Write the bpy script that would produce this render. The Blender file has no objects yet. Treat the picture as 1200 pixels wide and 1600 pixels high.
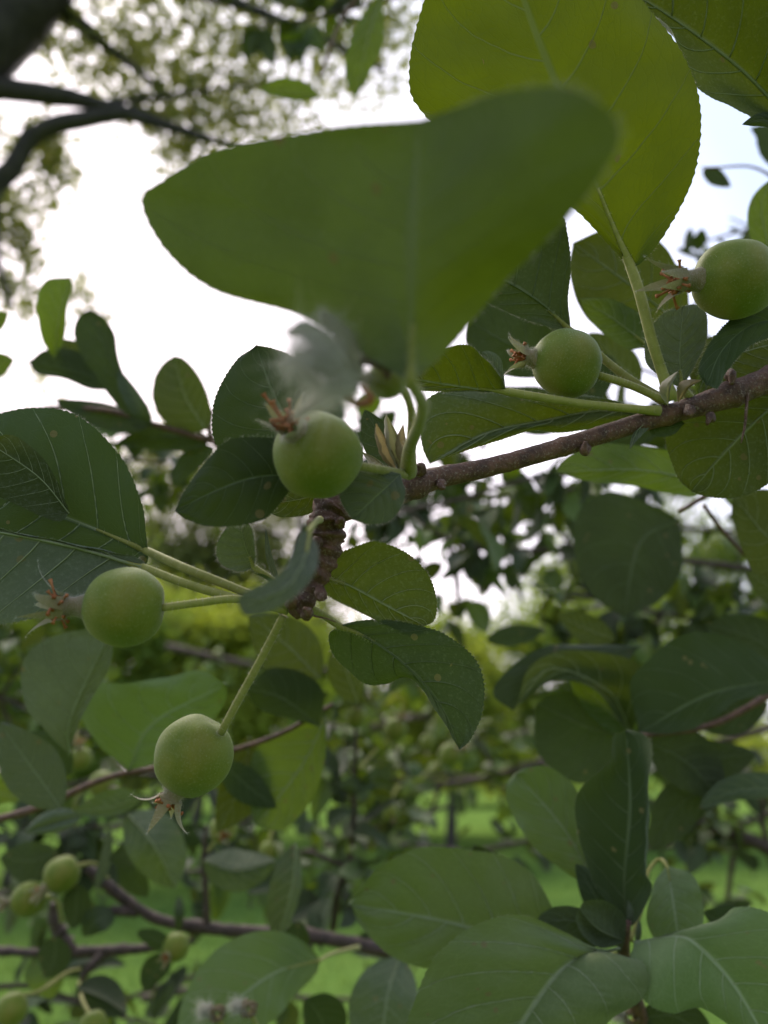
import bpy, math, random
import numpy as np
from mathutils import Vector, Matrix, noise

# ------------------------------------------------------------------ camera
C = bpy.context.scene.collection
SC = bpy.context.scene
PITCH = math.radians(18)
CAM = np.array([0.0, 0.0, 1.5])
F = 1200.0                                    # focal length in photo pixels
cd = bpy.data.cameras.new('camera')
cam = bpy.data.objects.new('camera', cd)
C.objects.link(cam)
cam.location = CAM
cam.rotation_euler = (math.radians(90) + PITCH, 0, 0)
cd.sensor_fit = 'HORIZONTAL'
cd.lens = 5.7
cd.sensor_width = 5.7
cd.clip_start = 0.005
cd.clip_end = 600
cd.dof.use_dof = True
cd.dof.focus_distance = 0.218
cd.dof.aperture_fstop = 1.8
SC.camera = cam
# ------------------------------------------------------------------ light
SUN_EL, SUN_AZ = math.radians(50), math.radians(-28)     # azimuth from +Y, clockwise
wd = bpy.data.worlds.new('World')
SC.world = wd
wd.use_nodes = True
wn, wl = wd.node_tree.nodes, wd.node_tree.links
bg = wn['Background']
sky = wn.new('ShaderNodeTexSky')
sky.sky_type = 'NISHITA'
sky.sun_disc = False
sky.sun_elevation = SUN_EL
sky.sun_rotation = SUN_AZ
sky.air_density = 1.0
sky.dust_density = 2.5
sky.ozone_density = 1.0
# a bright thin veil of cloud over the clear sky
wtc = wn.new('ShaderNodeTexCoord')
wno = wn.new('ShaderNodeTexNoise')
wno.inputs['Scale'].default_value = 2.2
wno.inputs['Detail'].default_value = 6
wl.new(wtc.outputs['Generated'], wno.inputs[0])
wmr = wn.new('ShaderNodeMapRange')
for _i, _v in ((1, 0.35), (2, 0.7), (3, 0.75), (4, 0.95)):
    wmr.inputs[_i].default_value = _v
wl.new(wno.outputs[0], wmr.inputs[0])
wmx = wn.new('ShaderNodeMix')
wmx.data_type = 'RGBA'
wdt = wn.new('ShaderNodeVectorMath')
wdt.operation = 'DOT_PRODUCT'
wl.new(wtc.outputs['Generated'], wdt.inputs[0])
wdt.inputs[1].default_value = (math.sin(SUN_AZ), math.cos(SUN_AZ), 0.0)
wm2 = wn.new('ShaderNodeMapRange')
for _i, _v in ((1, 0.1), (2, 0.98), (3, -0.15), (4, 0.15)):
    wm2.inputs[_i].default_value = _v
wl.new(wdt.outputs['Value'], wm2.inputs[0])
wad = wn.new('ShaderNodeMath')
wad.operation = 'ADD'
wad.use_clamp = True
wl.new(wmr.outputs[0], wad.inputs[0])
wl.new(wm2.outputs[0], wad.inputs[1])
wl.new(wad.outputs[0], wmx.inputs[0])
wl.new(sky.outputs[0], wmx.inputs[6])
wvc = wn.new('ShaderNodeMix')
wvc.data_type = 'RGBA'
wm3 = wn.new('ShaderNodeMapRange')
wm3.inputs[1].default_value = 0.42
wm3.inputs[2].default_value = 0.88
wl.new(wdt.outputs['Value'], wm3.inputs[0])
wl.new(wm3.outputs[0], wvc.inputs[0])
wvc.inputs[6].default_value = (3.4, 3.9, 5.2, 1)
wvc.inputs[7].default_value = (9.6, 8.4, 8.7, 1)
wl.new(wvc.outputs[2], wmx.inputs[7])
wl.new(wmx.outputs[2], bg.inputs[0])
bg.inputs[1].default_value = 0.12
sd = bpy.data.lights.new('sun', 'SUN')
sun = bpy.data.objects.new('sun', sd)
C.objects.link(sun)
sd.energy = 2.4
sd.angle = math.radians(30)
sd.color = (1.0, 0.90, 0.76)
sdir = Vector((math.sin(SUN_AZ) * math.cos(SUN_EL), math.cos(SUN_AZ) * math.cos(SUN_EL), math.sin(SUN_EL)))
sun.rotation_euler = sdir.to_track_quat('Z', 'Y').to_euler()
SC.view_settings.view_transform = 'Standard'
SC.view_settings.look = 'None'
SC.view_settings.gamma = 1
SC.view_settings.use_curve_mapping = False
SC.view_settings.exposure = 1.2
SC.cycles.use_denoising = True
SC.cycles.max_bounces = 8
SC.cycles.transmission_bounces = 6
SC.cycles.diffuse_bounces = 5

R = random.Random(7)
NP = np.random.RandomState(11)

# ------------------------------------------------------------------ helpers
RX = np.array([1.0, 0, 0])
FW = np.array([0, math.cos(PITCH), math.sin(PITCH)])
UP = np.array([0, -math.sin(PITCH), math.cos(PITCH)])


def P(x, y, d):
    """a point seen at photo pixel x, y and d metres deep"""
    return CAM + RX * ((x - 600) / F * d) + UP * ((800 - y) / F * d) + FW * d


def PA(A):
    A = np.asarray(A, float)
    d = A[:, 2:3]
    return CAM + RX * ((A[:, 0:1] - 600) / F * d) + UP * ((800 - A[:, 1:2]) / F * d) + FW * d


def spline(pts, n):
    """Catmull-Rom through pts, n + 1 samples evenly spaced by arc length (in the first three numbers)"""
    p = np.asarray(pts, float)
    if len(p) == 2:
        t = np.linspace(0, 1, n + 1)[:, None]
        return p[0] * (1 - t) + p[1] * t
    q = np.vstack([2 * p[0] - p[1], p, 2 * p[-1] - p[-2]])
    out = []
    for i in range(len(p) - 1):
        a, b, c, d = q[i:i + 4]
        t = np.linspace(0, 1, 16, endpoint=False)[:, None]
        out.append(0.5 * (2 * b + (c - a) * t + (2 * a - 5 * b + 4 * c - d) * t ** 2 + (3 * b - a - 3 * c + d) * t ** 3))
    out = np.vstack(out + [p[-1:]])
    s = np.r_[0, np.cumsum(np.linalg.norm(np.diff(out[:, :2], axis=0), axis=1) + 1e-9)]
    t = np.linspace(0, s[-1], n + 1)
    return np.stack([np.interp(t, s, out[:, k]) for k in range(out.shape[1])], 1)


ORG = {}


def mk(name, V, Fc, mat, parent=None, origin=None, uv=None, smooth=True, stuff=False):
    V = np.asarray(V, float)
    if origin is None:
        origin = V.mean(0) if parent is None else ORG[parent.name]
    origin = np.asarray(origin, float)
    me = bpy.data.meshes.new(name)
    me.from_pydata((V - origin).tolist(), [], Fc if isinstance(Fc, list) else Fc.tolist())
    if uv is not None:
        lay = me.uv_layers.new(name='UVMap')
        idx = np.empty(len(me.loops), dtype=np.int32)
        me.loops.foreach_get('vertex_index', idx)
        lay.data.foreach_set('uv', np.asarray(uv, np.float32)[idx].ravel())
    if smooth:
        me.polygons.foreach_set('use_smooth', [True] * len(me.polygons))
    me.materials.append(mat)
    o = bpy.data.objects.new(name, me)
    C.objects.link(o)
    po = np.zeros(3)
    if parent is not None:
        o.parent = parent
        po = ORG[parent.name]
    o.location = origin - po
    ORG[o.name] = origin
    if stuff:
        o['kind'] = 'stuff'
    return o


def thing(name, label, cat, origin, group=None):
    o = bpy.data.objects.new(name, None)
    C.objects.link(o)
    o.empty_display_size = 0.01
    o.location = origin
    o['label'] = label
    o['category'] = cat
    if group:
        o['group'] = group
    ORG[o.name] = np.asarray(origin, float)
    return o


def frames(Q):
    T = np.gradient(Q, axis=0)
    T /= np.linalg.norm(T, axis=1)[:, None] + 1e-12
    ref = np.array([0.13, 0.31, 0.94])
    if abs(T[0] @ ref) > 0.9:
        ref = np.array([0.95, 0.2, 0.1])
    N = np.empty_like(Q)
    n = ref - T[0] * (ref @ T[0])
    for i in range(len(Q)):
        n = n - T[i] * (n @ T[i])
        n /= np.linalg.norm(n) + 1e-12
        N[i] = n
    return T, N, np.cross(T, N)


def tube(path, n=24, k=8, rough=0.0, freq=300, knots=(), world=False, cap=True):
    """path of (x, y, d, radius in px) or of world points with radius in metres; gives verts, quads and surface normals"""
    A = spline(path, n)
    if world:
        Q, r = A[:, :3], A[:, 3].copy()
    else:
        Q, r = PA(A[:, :3]), A[:, 3] * A[:, 2] / F
    for (t, amp, w) in knots:
        tt = np.linspace(0, 1, n + 1)
        r = r * (1 + amp * np.exp(-((tt - t) / w) ** 2))
    T, N, B = frames(Q)
    a = np.linspace(0, 2 * math.pi, k, endpoint=False)
    D = N[:, None] * np.cos(a)[None, :, None] + B[:, None] * np.sin(a)[None, :, None]
    rr = np.repeat(r[:, None], k, 1)
    if rough:
        for i in range(n + 1):
            for j in range(k):
                p = Vector(Q[i] + D[i, j] * r[i]) * freq
                rr[i, j] *= 1 + rough * (noise.noise(p) + 0.6 * noise.noise(p * 2.7))
    V = (Q[:, None] + D * rr[..., None]).reshape(-1, 3)
    Fc = []
    for i in range(n):
        for j in range(k):
            Fc.append((i * k + j, i * k + (j + 1) % k, (i + 1) * k + (j + 1) % k, (i + 1) * k + j))
    if cap:
        Fc.append(tuple(range(k))[::-1])
        Fc.append(tuple(n * k + j for j in range(k)))
    return V, Fc, D.reshape(-1, 3)


def join(parts):
    V, Fc, o = [], [], 0
    for v, f in parts:
        V.append(v)
        Fc += [tuple(i + o for i in q) for q in f]
        o += len(v)
    return np.vstack(V), Fc


def fuzz(V, N, count, ln, w=0.00003, bend=0.6, rs=NP, along=None):
    """thin tapered hairs standing on a surface given by sample points and normals"""
    i = rs.randint(0, len(V), count)
    j = rs.randint(-3, 4, count)
    b = V[i] * 1.0
    b2 = V[(i + 1) % len(V)]
    ok = np.linalg.norm(b2 - b, axis=1) < 0.004
    t = rs.rand(count)[:, None] * ok[:, None]
    b = b * (1 - t) + b2 * t
    d = N[i] + rs.randn(count, 3) * bend * 0.7
    d /= np.linalg.norm(d, axis=1)[:, None]
    L = (ln * (0.35 + rs.rand(count)))[:, None]
    side = np.cross(d, rs.randn(count, 3))
    side /= np.linalg.norm(side, axis=1)[:, None]
    m = b + d * L * 0.55
    e = m + (d + rs.randn(count, 3) * bend) * L * 0.45
    Vv = np.stack([b - side * w, b + side * w, m + side * w * 0.7, m - side * w * 0.7, e], 1).reshape(-1, 3)
    k = np.arange(count)[:, None] * 5
    quads = (k + np.array([[0, 1, 2, 3]])).tolist()
    tris = (k + np.array([[3, 2, 4]])).tolist()
    return Vv, quads + tris


# ------------------------------------------------------------------ materials
class M:
    """small node graph builder"""

    def __init__(s, name):
        s.m = bpy.data.materials.new(name)
        s.m.use_nodes = True
        s.n, s.l = s.m.node_tree.nodes, s.m.node_tree.links
        s.n.clear()
        s.out = s.n.new('ShaderNodeOutputMaterial')

    def nd(s, t, ins=None, **kw):
        x = s.n.new(t)
        for k, v in kw.items():
            setattr(x, k, v)
        for k, v in (ins or {}).items():
            s.put(x.inputs[k], v)
        return x

    def put(s, sock, v):
        if hasattr(v, 'is_output'):
            s.l.new(v, sock)
        elif v is not None:
            sock.default_value = v

    def math(s, op, a, b=None, c=None, clamp=False):
        x = s.n.new('ShaderNodeMath')
        x.operation = op
        x.use_clamp = clamp
        for i, v in enumerate((a, b, c)):
            if v is not None:
                s.put(x.inputs[i], v)
        return x.outputs[0]

    def mr(s, v, a, b, c=0.0, d=1.0, smooth=False):
        x = s.nd('ShaderNodeMapRange', {0: v, 1: a, 2: b, 3: c, 4: d})
        x.clamp = True
        if smooth:
            x.interpolation_type = 'SMOOTHSTEP'
        return x.outputs[0]

    def mix(s, f, a, b, mode='MIX'):
        x = s.n.new('ShaderNodeMix')
        x.data_type = 'RGBA'
        x.blend_type = mode
        s.put(x.inputs[0], f)
        for k, v in ((6, a), (7, b)):
            if isinstance(v, tuple) and len(v) == 3:
                v = (*v, 1)
            s.put(x.inputs[k], v)
        return x.outputs[2]

    def noise(s, vec, scale, detail=4, rough=0.55):
        x = s.nd('ShaderNodeTexNoise', {'Scale': scale, 'Detail': detail, 'Roughness': rough})
        if vec is not None:
            s.l.new(vec, x.inputs[0])
        return x.outputs[0]


KV, NVEIN = 0.24, 7.0            # slope and number of lateral veins of an apple leaf


def leaf_material(name, top, topb, under, trans, gloss=0.52, tf=0.4, vk=0.8, spec=0.13):
    g = M(name)
    uv = g.nd('ShaderNodeTexCoord')
    sep = g.nd('ShaderNodeSeparateXYZ', {0: uv.outputs['UV']})
    x, y = sep.outputs[0], sep.outputs[1]
    pos = uv.outputs['Object']
    xs = g.math('SUBTRACT', x, 0.5)
    a = g.math('MULTIPLY', g.math('ABSOLUTE', xs), 2.0)
    side = g.math('GREATER_THAN', xs, 0.0)
    nz = g.noise(pos, 60, 2)
    w = g.math('SUBTRACT', y, g.math('MULTIPLY', g.math('POWER', a, 1.25), KV))
    w = g.math('ADD', w, g.math('MULTIPLY', g.math('SUBTRACT', nz, 0.5), 0.022))
    ph = g.math('ADD', g.math('MULTIPLY', w, NVEIN), g.math('MULTIPLY', side, 0.5))
    dist = g.math('MULTIPLY', g.math('PINGPONG', ph, 0.5), 2.0)
    wid = g.mr(a, 0, 1, 0.075, 0.02)
    vein = g.math('SUBTRACT', 1.0, g.mr(g.math('DIVIDE', dist, wid), 0.2, 1.0, smooth=True))
    rib = g.math('SUBTRACT', 1.0, g.mr(a, 0.012, 0.045, smooth=True))
    vein = g.math('MAXIMUM', vein, rib)
    vc = g.nd('ShaderNodeCombineXYZ', {0: g.math('MULTIPLY', x, 1.0), 1: g.math('MULTIPLY', w, 1.7), 2: 0.0})
    v1 = g.nd('ShaderNodeTexVoronoi', {'Vector': vc.outputs[0], 'Scale': 17.0}, feature='DISTANCE_TO_EDGE')
    v2 = g.nd('ShaderNodeTexVoronoi', {'Vector': vc.outputs[0], 'Scale': 55.0}, feature='DISTANCE_TO_EDGE')
    ret = g.math('SUBTRACT', 1.0, g.mr(v1.outputs[0], 0.0, 0.07))
    ret2 = g.math('SUBTRACT', 1.0, g.mr(v2.outputs[0], 0.0, 0.12))
    fine = g.math('ADD', g.math('MULTIPLY', ret, 0.35), g.math('MULTIPLY', ret2, 0.2), clamp=True)
    allv = g.math('MAXIMUM', vein, g.math('MULTIPLY', fine, 0.6))
    n1 = g.noise(pos, 45, 5)
    n2 = g.noise(pos, 900, 4, 0.7)
    ct = g.mix(g.mr(n1, 0.3, 0.7), top, topb)
    ct = g.mix(g.math('MULTIPLY', fine, 0.35 * vk), ct, tuple(min(1, c * 1.8 + 0.01) for c in topb))
    ct = g.mix(g.math('MULTIPLY', vein, 0.75 * vk), ct, (0.29, 0.33, 0.18))
    cu = g.mix(g.mr(n1, 0.3, 0.7, 0.0, 0.5), under, tuple(c * 0.6 for c in under))
    cu = g.mix(g.math('MULTIPLY', vein, 0.7 * vk), cu, (0.34, 0.36, 0.22))
    cu = g.mix(g.math('MULTIPLY', fine, 0.3 * vk), cu, (0.24, 0.27, 0.16))
    cu = g.mix(g.mr(n2, 0.52, 0.72, 0.0, 0.35 * vk), cu, (0.34, 0.36, 0.28))     # felt of short hairs
    back = g.nd('ShaderNodeNewGeometry').outputs['Backfacing']
    rnd = g.nd('ShaderNodeObjectInfo').outputs['Random']
    col = g.mix(back, ct, cu)
    # rare small blemishes
    sp = g.nd('ShaderNodeTexVoronoi', {'Vector': pos, 'Scale': 160.0})
    spot = g.math('MULTIPLY', g.math('LESS_THAN', sp.outputs[0], 0.19), g.math('GREATER_THAN', g.noise(pos, 70, 2), 0.57))
    col = g.mix(g.math('MULTIPLY', spot, 0.7), col, (0.22, 0.17, 0.07))
    val = g.nd('ShaderNodeHueSaturation', {'Hue': g.mr(rnd, 0, 1, 0.487, 0.508), 'Value': g.mr(rnd, 0, 1, 0.8, 1.2), 'Color': col})
    tr = g.mix(g.math('MULTIPLY', allv, 0.85), trans, tuple(c * 0.45 for c in trans))
    tr = g.mix(g.mr(n1, 0.3, 0.65, 0.0, 0.75), tr, tuple(c * 0.6 for c in trans))  # blotches strengthened to put patchy light into the transmitted colour
    tr = g.mix(g.math('MULTIPLY', spot, 0.7), tr, (0.03, 0.02, 0.005))
    rough = g.math('ADD', g.math('MULTIPLY', back, 0.3), gloss)
    hgt = g.math('ADD', g.math('MULTIPLY', allv, -1.0), g.math('MULTIPLY', g.math('MULTIPLY', n2, back), 0.8))
    bump = g.nd('ShaderNodeBump', {'Height': hgt, 'Distance': 0.00022, 'Strength': 0.8})
    pr = g.nd('ShaderNodeBsdfPrincipled', {'Base Color': val.outputs[0], 'Roughness': rough, 'Normal': bump.outputs[0],
                                           'Specular IOR Level': spec})
    pr.inputs['Sheen Weight'].default_value = 0.10
    pr.inputs['Sheen Roughness'].default_value = 0.6
    tl = g.nd('ShaderNodeBsdfTranslucent', {'Color': tr, 'Normal': bump.outputs[0]})
    mx = g.nd('ShaderNodeMixShader', {0: tf, 1: pr.outputs[0], 2: tl.outputs[0]})
    g.l.new(mx.outputs[0], g.out.inputs[0])
    return g.m


def simple(name, col, col2, scale, rough=0.7, bump=0.0003, trans=None, tf=0.3, sheen=0.0, obj=True, spec=0.15, detail=5):
    g = M(name)
    tc = g.nd('ShaderNodeTexCoord').outputs['Object']
    n1 = g.noise(tc, scale, detail, 0.6)
    c = g.mix(g.mr(n1, 0.32, 0.68), col, col2)
    rnd = g.nd('ShaderNodeObjectInfo').outputs['Random']
    val = g.nd('ShaderNodeHueSaturation', {'Value': g.mr(rnd, 0, 1, 0.85, 1.15), 'Color': c})
    b = g.nd('ShaderNodeBump', {'Height': n1, 'Distance': bump, 'Strength': 0.7})
    pr = g.nd('ShaderNodeBsdfPrincipled', {'Base Color': val.outputs[0], 'Roughness': rough, 'Normal': b.outputs[0], 'Specular IOR Level': spec})
    pr.inputs['Sheen Weight'].default_value = sheen
    sh = pr.outputs[0]
    if trans:
        tl = g.nd('ShaderNodeBsdfTranslucent', {'Color': (*trans, 1)})
        sh = g.nd('ShaderNodeMixShader', {0: tf, 1: sh, 2: tl.outputs[0]}).outputs[0]
    g.l.new(sh, g.out.inputs[0])
    return g.m


def bark_material(name, base, dark, pale, scale):
    g = M(name)
    tc = g.nd('ShaderNodeTexCoord').outputs['Object']
    n1 = g.noise(tc, scale, 6, 0.65)
    n2 = g.noise(tc, scale * 5, 5, 0.7)
    vo = g.nd('ShaderNodeTexVoronoi', {'Vector': tc, 'Scale': scale * 1.7})
    c = g.mix(g.mr(n1, 0.35, 0.65), dark, base)
    c = g.mix(g.mr(n2, 0.54, 0.68, 0.0, 0.75), c, pale)
    lent = g.math('LESS_THAN', vo.outputs[0], 0.12)
    c = g.mix(g.math('MULTIPLY', lent, 0.6), c, pale)
    h = g.math('ADD', g.math('MULTIPLY', n1, 1.0), g.math('ADD', g.math('MULTIPLY', n2, 0.5), g.math('MULTIPLY', lent, 0.5)))
    b = g.nd('ShaderNodeBump', {'Height': h, 'Distance': 0.3 / scale, 'Strength': 0.8})
    pr = g.nd('ShaderNodeBsdfPrincipled', {'Base Color': c, 'Roughness': 0.62, 'Normal': b.outputs[0], 'Specular IOR Level': 0.3})
    g.l.new(pr.outputs[0], g.out.inputs[0])
    return g.m


def apple_material():
    g = M('apple_skin')
    tc = g.nd('ShaderNodeTexCoord').outputs['Object']
    n1 = g.noise(tc, 90, 5)
    n2 = g.noise(tc, 1600, 3, 0.7)
    vo = g.nd('ShaderNodeTexVoronoi', {'Vector': tc, 'Scale': 420.0})
    c = g.mix(g.mr(n1, 0.3, 0.7), (0.092, 0.125, 0.006), (0.155, 0.175, 0.014))
    c = g.mix(g.math('MULTIPLY', g.math('LESS_THAN', vo.outputs[0], 0.13), 0.18), c, (0.30, 0.33, 0.16))
    blush = g.mr(g.noise(tc, 35, 2), 0.56, 0.72, 0.0, 0.32)
    c = g.mix(blush, c, (0.24, 0.13, 0.04))
    c = g.mix(g.mr(n2, 0.5, 0.75, 0.0, 0.22), c, (0.30, 0.30, 0.15))
    b = g.nd('ShaderNodeBump', {'Height': g.math('ADD', n2, g.math('MULTIPLY', n1, 2.0)), 'Distance': 0.00008, 'Strength': 0.6})
    pr = g.nd('ShaderNodeBsdfPrincipled', {'Base Color': c, 'Roughness': 0.58, 'Normal': b.outputs[0], 'Specular IOR Level': 0.18})
    pr.inputs['Sheen Weight'].default_value = 0.08
    pr.inputs['Sheen Roughness'].default_value = 0.5
    pr.inputs['Subsurface Weight'].default_value = 0.25
    pr.inputs['Subsurface Radius'].default_value = (0.6, 1.0, 0.2)
    pr.inputs['Subsurface Scale'].default_value = 0.0015
    g.l.new(pr.outputs[0], g.out.inputs[0])
    return g.m


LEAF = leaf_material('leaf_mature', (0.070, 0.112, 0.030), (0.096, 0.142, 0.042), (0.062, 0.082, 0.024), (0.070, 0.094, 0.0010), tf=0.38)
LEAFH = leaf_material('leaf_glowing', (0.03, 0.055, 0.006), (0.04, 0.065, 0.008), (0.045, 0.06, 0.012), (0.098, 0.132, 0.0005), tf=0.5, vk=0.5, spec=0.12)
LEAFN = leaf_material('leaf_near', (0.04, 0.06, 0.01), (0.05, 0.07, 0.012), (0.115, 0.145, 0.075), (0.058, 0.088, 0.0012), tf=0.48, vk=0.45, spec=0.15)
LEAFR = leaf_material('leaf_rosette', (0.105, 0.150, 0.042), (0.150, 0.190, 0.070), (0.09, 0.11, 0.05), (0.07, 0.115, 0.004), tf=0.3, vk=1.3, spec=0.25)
LEAFB = leaf_material('leaf_dull', (0.034, 0.050, 0.016), (0.048, 0.066, 0.022), (0.060, 0.076, 0.032), (0.035, 0.060, 0.002), tf=0.28, vk=0.5)  # darker and less translucent than the mature leaf
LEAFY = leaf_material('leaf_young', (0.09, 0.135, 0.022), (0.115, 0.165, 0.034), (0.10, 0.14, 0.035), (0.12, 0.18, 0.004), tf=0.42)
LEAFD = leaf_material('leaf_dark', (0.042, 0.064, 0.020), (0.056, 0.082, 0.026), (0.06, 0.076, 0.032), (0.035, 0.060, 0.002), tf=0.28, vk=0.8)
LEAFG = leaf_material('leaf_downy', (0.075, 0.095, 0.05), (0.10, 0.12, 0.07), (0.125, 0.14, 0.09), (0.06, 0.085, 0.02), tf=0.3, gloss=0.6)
BARK = bark_material('twig_bark', (0.155, 0.072, 0.042), (0.055, 0.026, 0.017), (0.30, 0.235, 0.18), 260)
BARKM = bark_material('branch_bark', (0.085, 0.050, 0.036), (0.035, 0.022, 0.017), (0.19, 0.15, 0.12), 150)
BARKD = bark_material('old_bark', (0.05, 0.04, 0.034), (0.02, 0.016, 0.014), (0.12, 0.10, 0.085), 22)
PET = simple('petiole_green', (0.19, 0.185, 0.035), (0.27, 0.25, 0.07), 260, 0.65, 0.0002, sheen=0.1)
VEIND = simple('vein_dull', (0.07, 0.09, 0.035), (0.10, 0.12, 0.05), 300, 0.65, 0.0001)
VEINM = simple('vein_pale', (0.25, 0.28, 0.14), (0.32, 0.34, 0.2), 300, 0.65, 0.0001, trans=(0.2, 0.22, 0.05), tf=0.3)
SEPAL = simple('sepal_green', (0.20, 0.17, 0.07), (0.32, 0.23, 0.13), 350, 0.75, 0.0002, trans=(0.2, 0.22, 0.08), tf=0.3, sheen=0.5)
RUST = simple('stamen_rust', (0.28, 0.08, 0.03), (0.48, 0.20, 0.08), 500, 0.7, 0.0001, trans=(0.3, 0.1, 0.04), tf=0.2)
PAPER = simple('bract_papery', (0.17, 0.13, 0.06), (0.30, 0.22, 0.14), 400, 0.8, 0.0003, trans=(0.25, 0.2, 0.08), tf=0.4)
WOOL = simple('wool_white', (0.36, 0.34, 0.28), (0.44, 0.41, 0.33), 200, 0.8, 0.0, trans=(0.6, 0.58, 0.52), tf=0.45)
APPLE = apple_material()


# ------------------------------------------------------------------ leaves
def blade(name, parent, Mi, L, Rr, mat, top=False, nu=5, det=0, cup=0.0, wave=0.0012, quilt=0.0004, seed=0, ribs=True):
    """A leaf blade lofted from its midrib to both margins (rows of x, y, depth). Detail 2 gets teeth, raised veins and down."""
    A, B, D = PA(Mi), PA(L), PA(Rr)
    nv = len(A) - 1
    us = np.linspace(0, 1, nu + 1)
    rs = random.Random(seed * 7 + 3)
    off = rs.random() * 50
    rows = np.empty((nv + 1, 2 * nu + 1, 3))
    for j in range(nu, 0, -1):
        rows[:, nu - j] = A * (1 - us[j]) + B * us[j]
        rows[:, nu + j] = A * (1 - us[j]) + D * us[j]
    rows[:, nu] = A
    U = np.r_[-us[::-1][:-1], us]
    vv = np.linspace(0, 1, nv + 1)
    gu = np.gradient(rows, axis=1)
    gv = np.gradient(rows, axis=0)
    N = np.cross(gu, gv)
    ln = np.linalg.norm(N, axis=2)[..., None]
    mean = N.sum((0, 1))
    mean /= np.linalg.norm(mean) + 1e-12
    N = N / np.maximum(ln, 1e-12)
    k = np.minimum(1, ln / (np.median(ln) * 0.2 + 1e-15))
    N = N * k + mean * (1 - k)
    N /= np.linalg.norm(N, axis=2)[..., None] + 1e-12
    view = rows.reshape(-1, 3).mean(0) - CAM
    # outward 'top' direction: N * sgn
    facing = -1 if mean @ view > 0 else 1            # facing*N looks at the camera
    sgn = facing if top else -facing
    size = np.linalg.norm(A[-1] - A[0])
    a = np.abs(U)[None, :]
    ph = (vv[:, None] - KV * a ** 1.25) * NVEIN + (U[None, :] > 0) * 0.5
    cell = np.abs(np.sin(math.pi * ph)) ** 0.6 * np.minimum(1, a * 6) * (1 - a ** 3) * np.sin(math.pi * np.clip(vv, 0, 1))[:, None] ** 0.4
    h = quilt * cell + cup * a * (1 - a) * 4 * np.sin(math.pi * vv)[:, None]
    wv = np.empty_like(h)
    for i in range(nv + 1):
        for j in range(2 * nu + 1):
            wv[i, j] = noise.noise(Vector((U[j] * 1.3 + off, vv[i] * 3.2, off * 0.3))) + 0.5 * noise.noise(Vector((U[j] * 2 + off, vv[i] * 9, 5)))
    h = h + wave * wv * a ** 1.5 * min(1.5, size / 0.06)
    rows = rows + N * (sgn * h)[..., None]
    if det >= 2:                                       # small teeth along the margin
        for e, s in ((0, 1), (2 * nu, -1)):
            inner = rows[:, e + s]
            d = rows[:, e] - inner
            dl = np.linalg.norm(d, axis=1)[:, None] + 1e-12
            tooth = np.array([((i + rs.random() * 0.3) % 3) / 3.0 for i in range(nv + 1)]) * 0.00048 * (0.7 + 0.6 * np.array([rs.random() for _ in range(nv + 1)]))
            tooth *= np.clip(vv * 8, 0, 1) * np.clip((1 - vv) * 12, 0.3, 1)
            rows[:, e] = rows[:, e] + d / dl * tooth[:, None]
    cols = 2 * nu + 1
    V = rows.reshape(-1, 3)
    uv = np.stack([np.repeat((U * 0.5 + 0.5)[None], nv + 1, 0), np.repeat(vv[:, None], cols, 1)], 2).reshape(-1, 2)
    Fc = []
    for i in range(nv):
        for j in range(cols - 1):
            q = (i * cols + j, i * cols + j + 1, (i + 1) * cols + j + 1, (i + 1) * cols + j)
            Fc.append(q if sgn > 0 else q[::-1])
    o = mk(name, V, Fc, mat, parent, origin=A[0], uv=uv)
    # ribs
    if det >= 1 and ribs:
        NN = N * sgn
        parts = []
        r0 = (0.00042 if det == 1 else 0.0005) * min(1.2, size / 0.06)
        cen = rows[:, nu] - NN[:, nu] * r0 * 0.5
        step = max(1, nv // 30)
        path = np.c_[cen[::step], np.linspace(r0, r0 * 0.22, len(cen[::step]))]
        v, f, dd = tube(path, n=28, k=6, world=True)
        parts.append((v, f))
        for sd in (-1, 1):
            for q in range(1, int(NVEIN) + 1):
                v0 = (q - (0.5 if sd > 0 else 0)) / NVEIN
                if v0 < 0.06 or v0 > 0.86:
                    continue
                pts = []
                um = min(0.93, ((0.96 - v0) / KV) ** 0.8)
                for uu in np.linspace(0, um, 9):
                    vq = v0 + KV * uu ** 1.25
                    fi, fj = vq * nv, nu + sd * uu * nu
                    i0, j0 = int(min(fi, nv - 1e-6)), int(min(max(fj, 0), 2 * nu - 1e-6))
                    ti, tj = fi - i0, fj - j0
                    p = (rows[i0, j0] * (1 - ti) * (1 - tj) + rows[i0 + 1, j0] * ti * (1 - tj) + rows[i0, j0 + 1] * (1 - ti) * tj + rows[i0 + 1, j0 + 1] * ti * tj)
                    rr = r0 * (0.42 - 0.3 * uu)
                    pts.append([*(p - NN[i0, j0] * rr * 0.55), rr])
                v, f, dd = tube(pts, n=10, k=4, world=True)
                parts.append((v, f))
        v, f = join(parts)
        mk('venation', v, f, VEIND if mat is LEAFB else VEINM, o)
    if det >= 2:
        e0, e1 = rows[2:-1, 0], rows[2:-1, -1]
        n0, n1 = rows[2:-1, 0] - rows[2:-1, 1], rows[2:-1, -1] - rows[2:-1, -2]
        S = np.vstack([e0, e1])
        Nn = np.vstack([n0, n1])
        Nn /= np.linalg.norm(Nn, axis=1)[:, None] + 1e-12
        v, f = fuzz(S, Nn, 420, 0.0009, 0.000016)
        mk('margin_down', v, f, WOOL, o, stuff=True)
    return o


def prof(v, a=0.85, b=0.75):
    return np.sin(math.pi * np.clip(v, 0, 1) ** a) ** b


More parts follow.
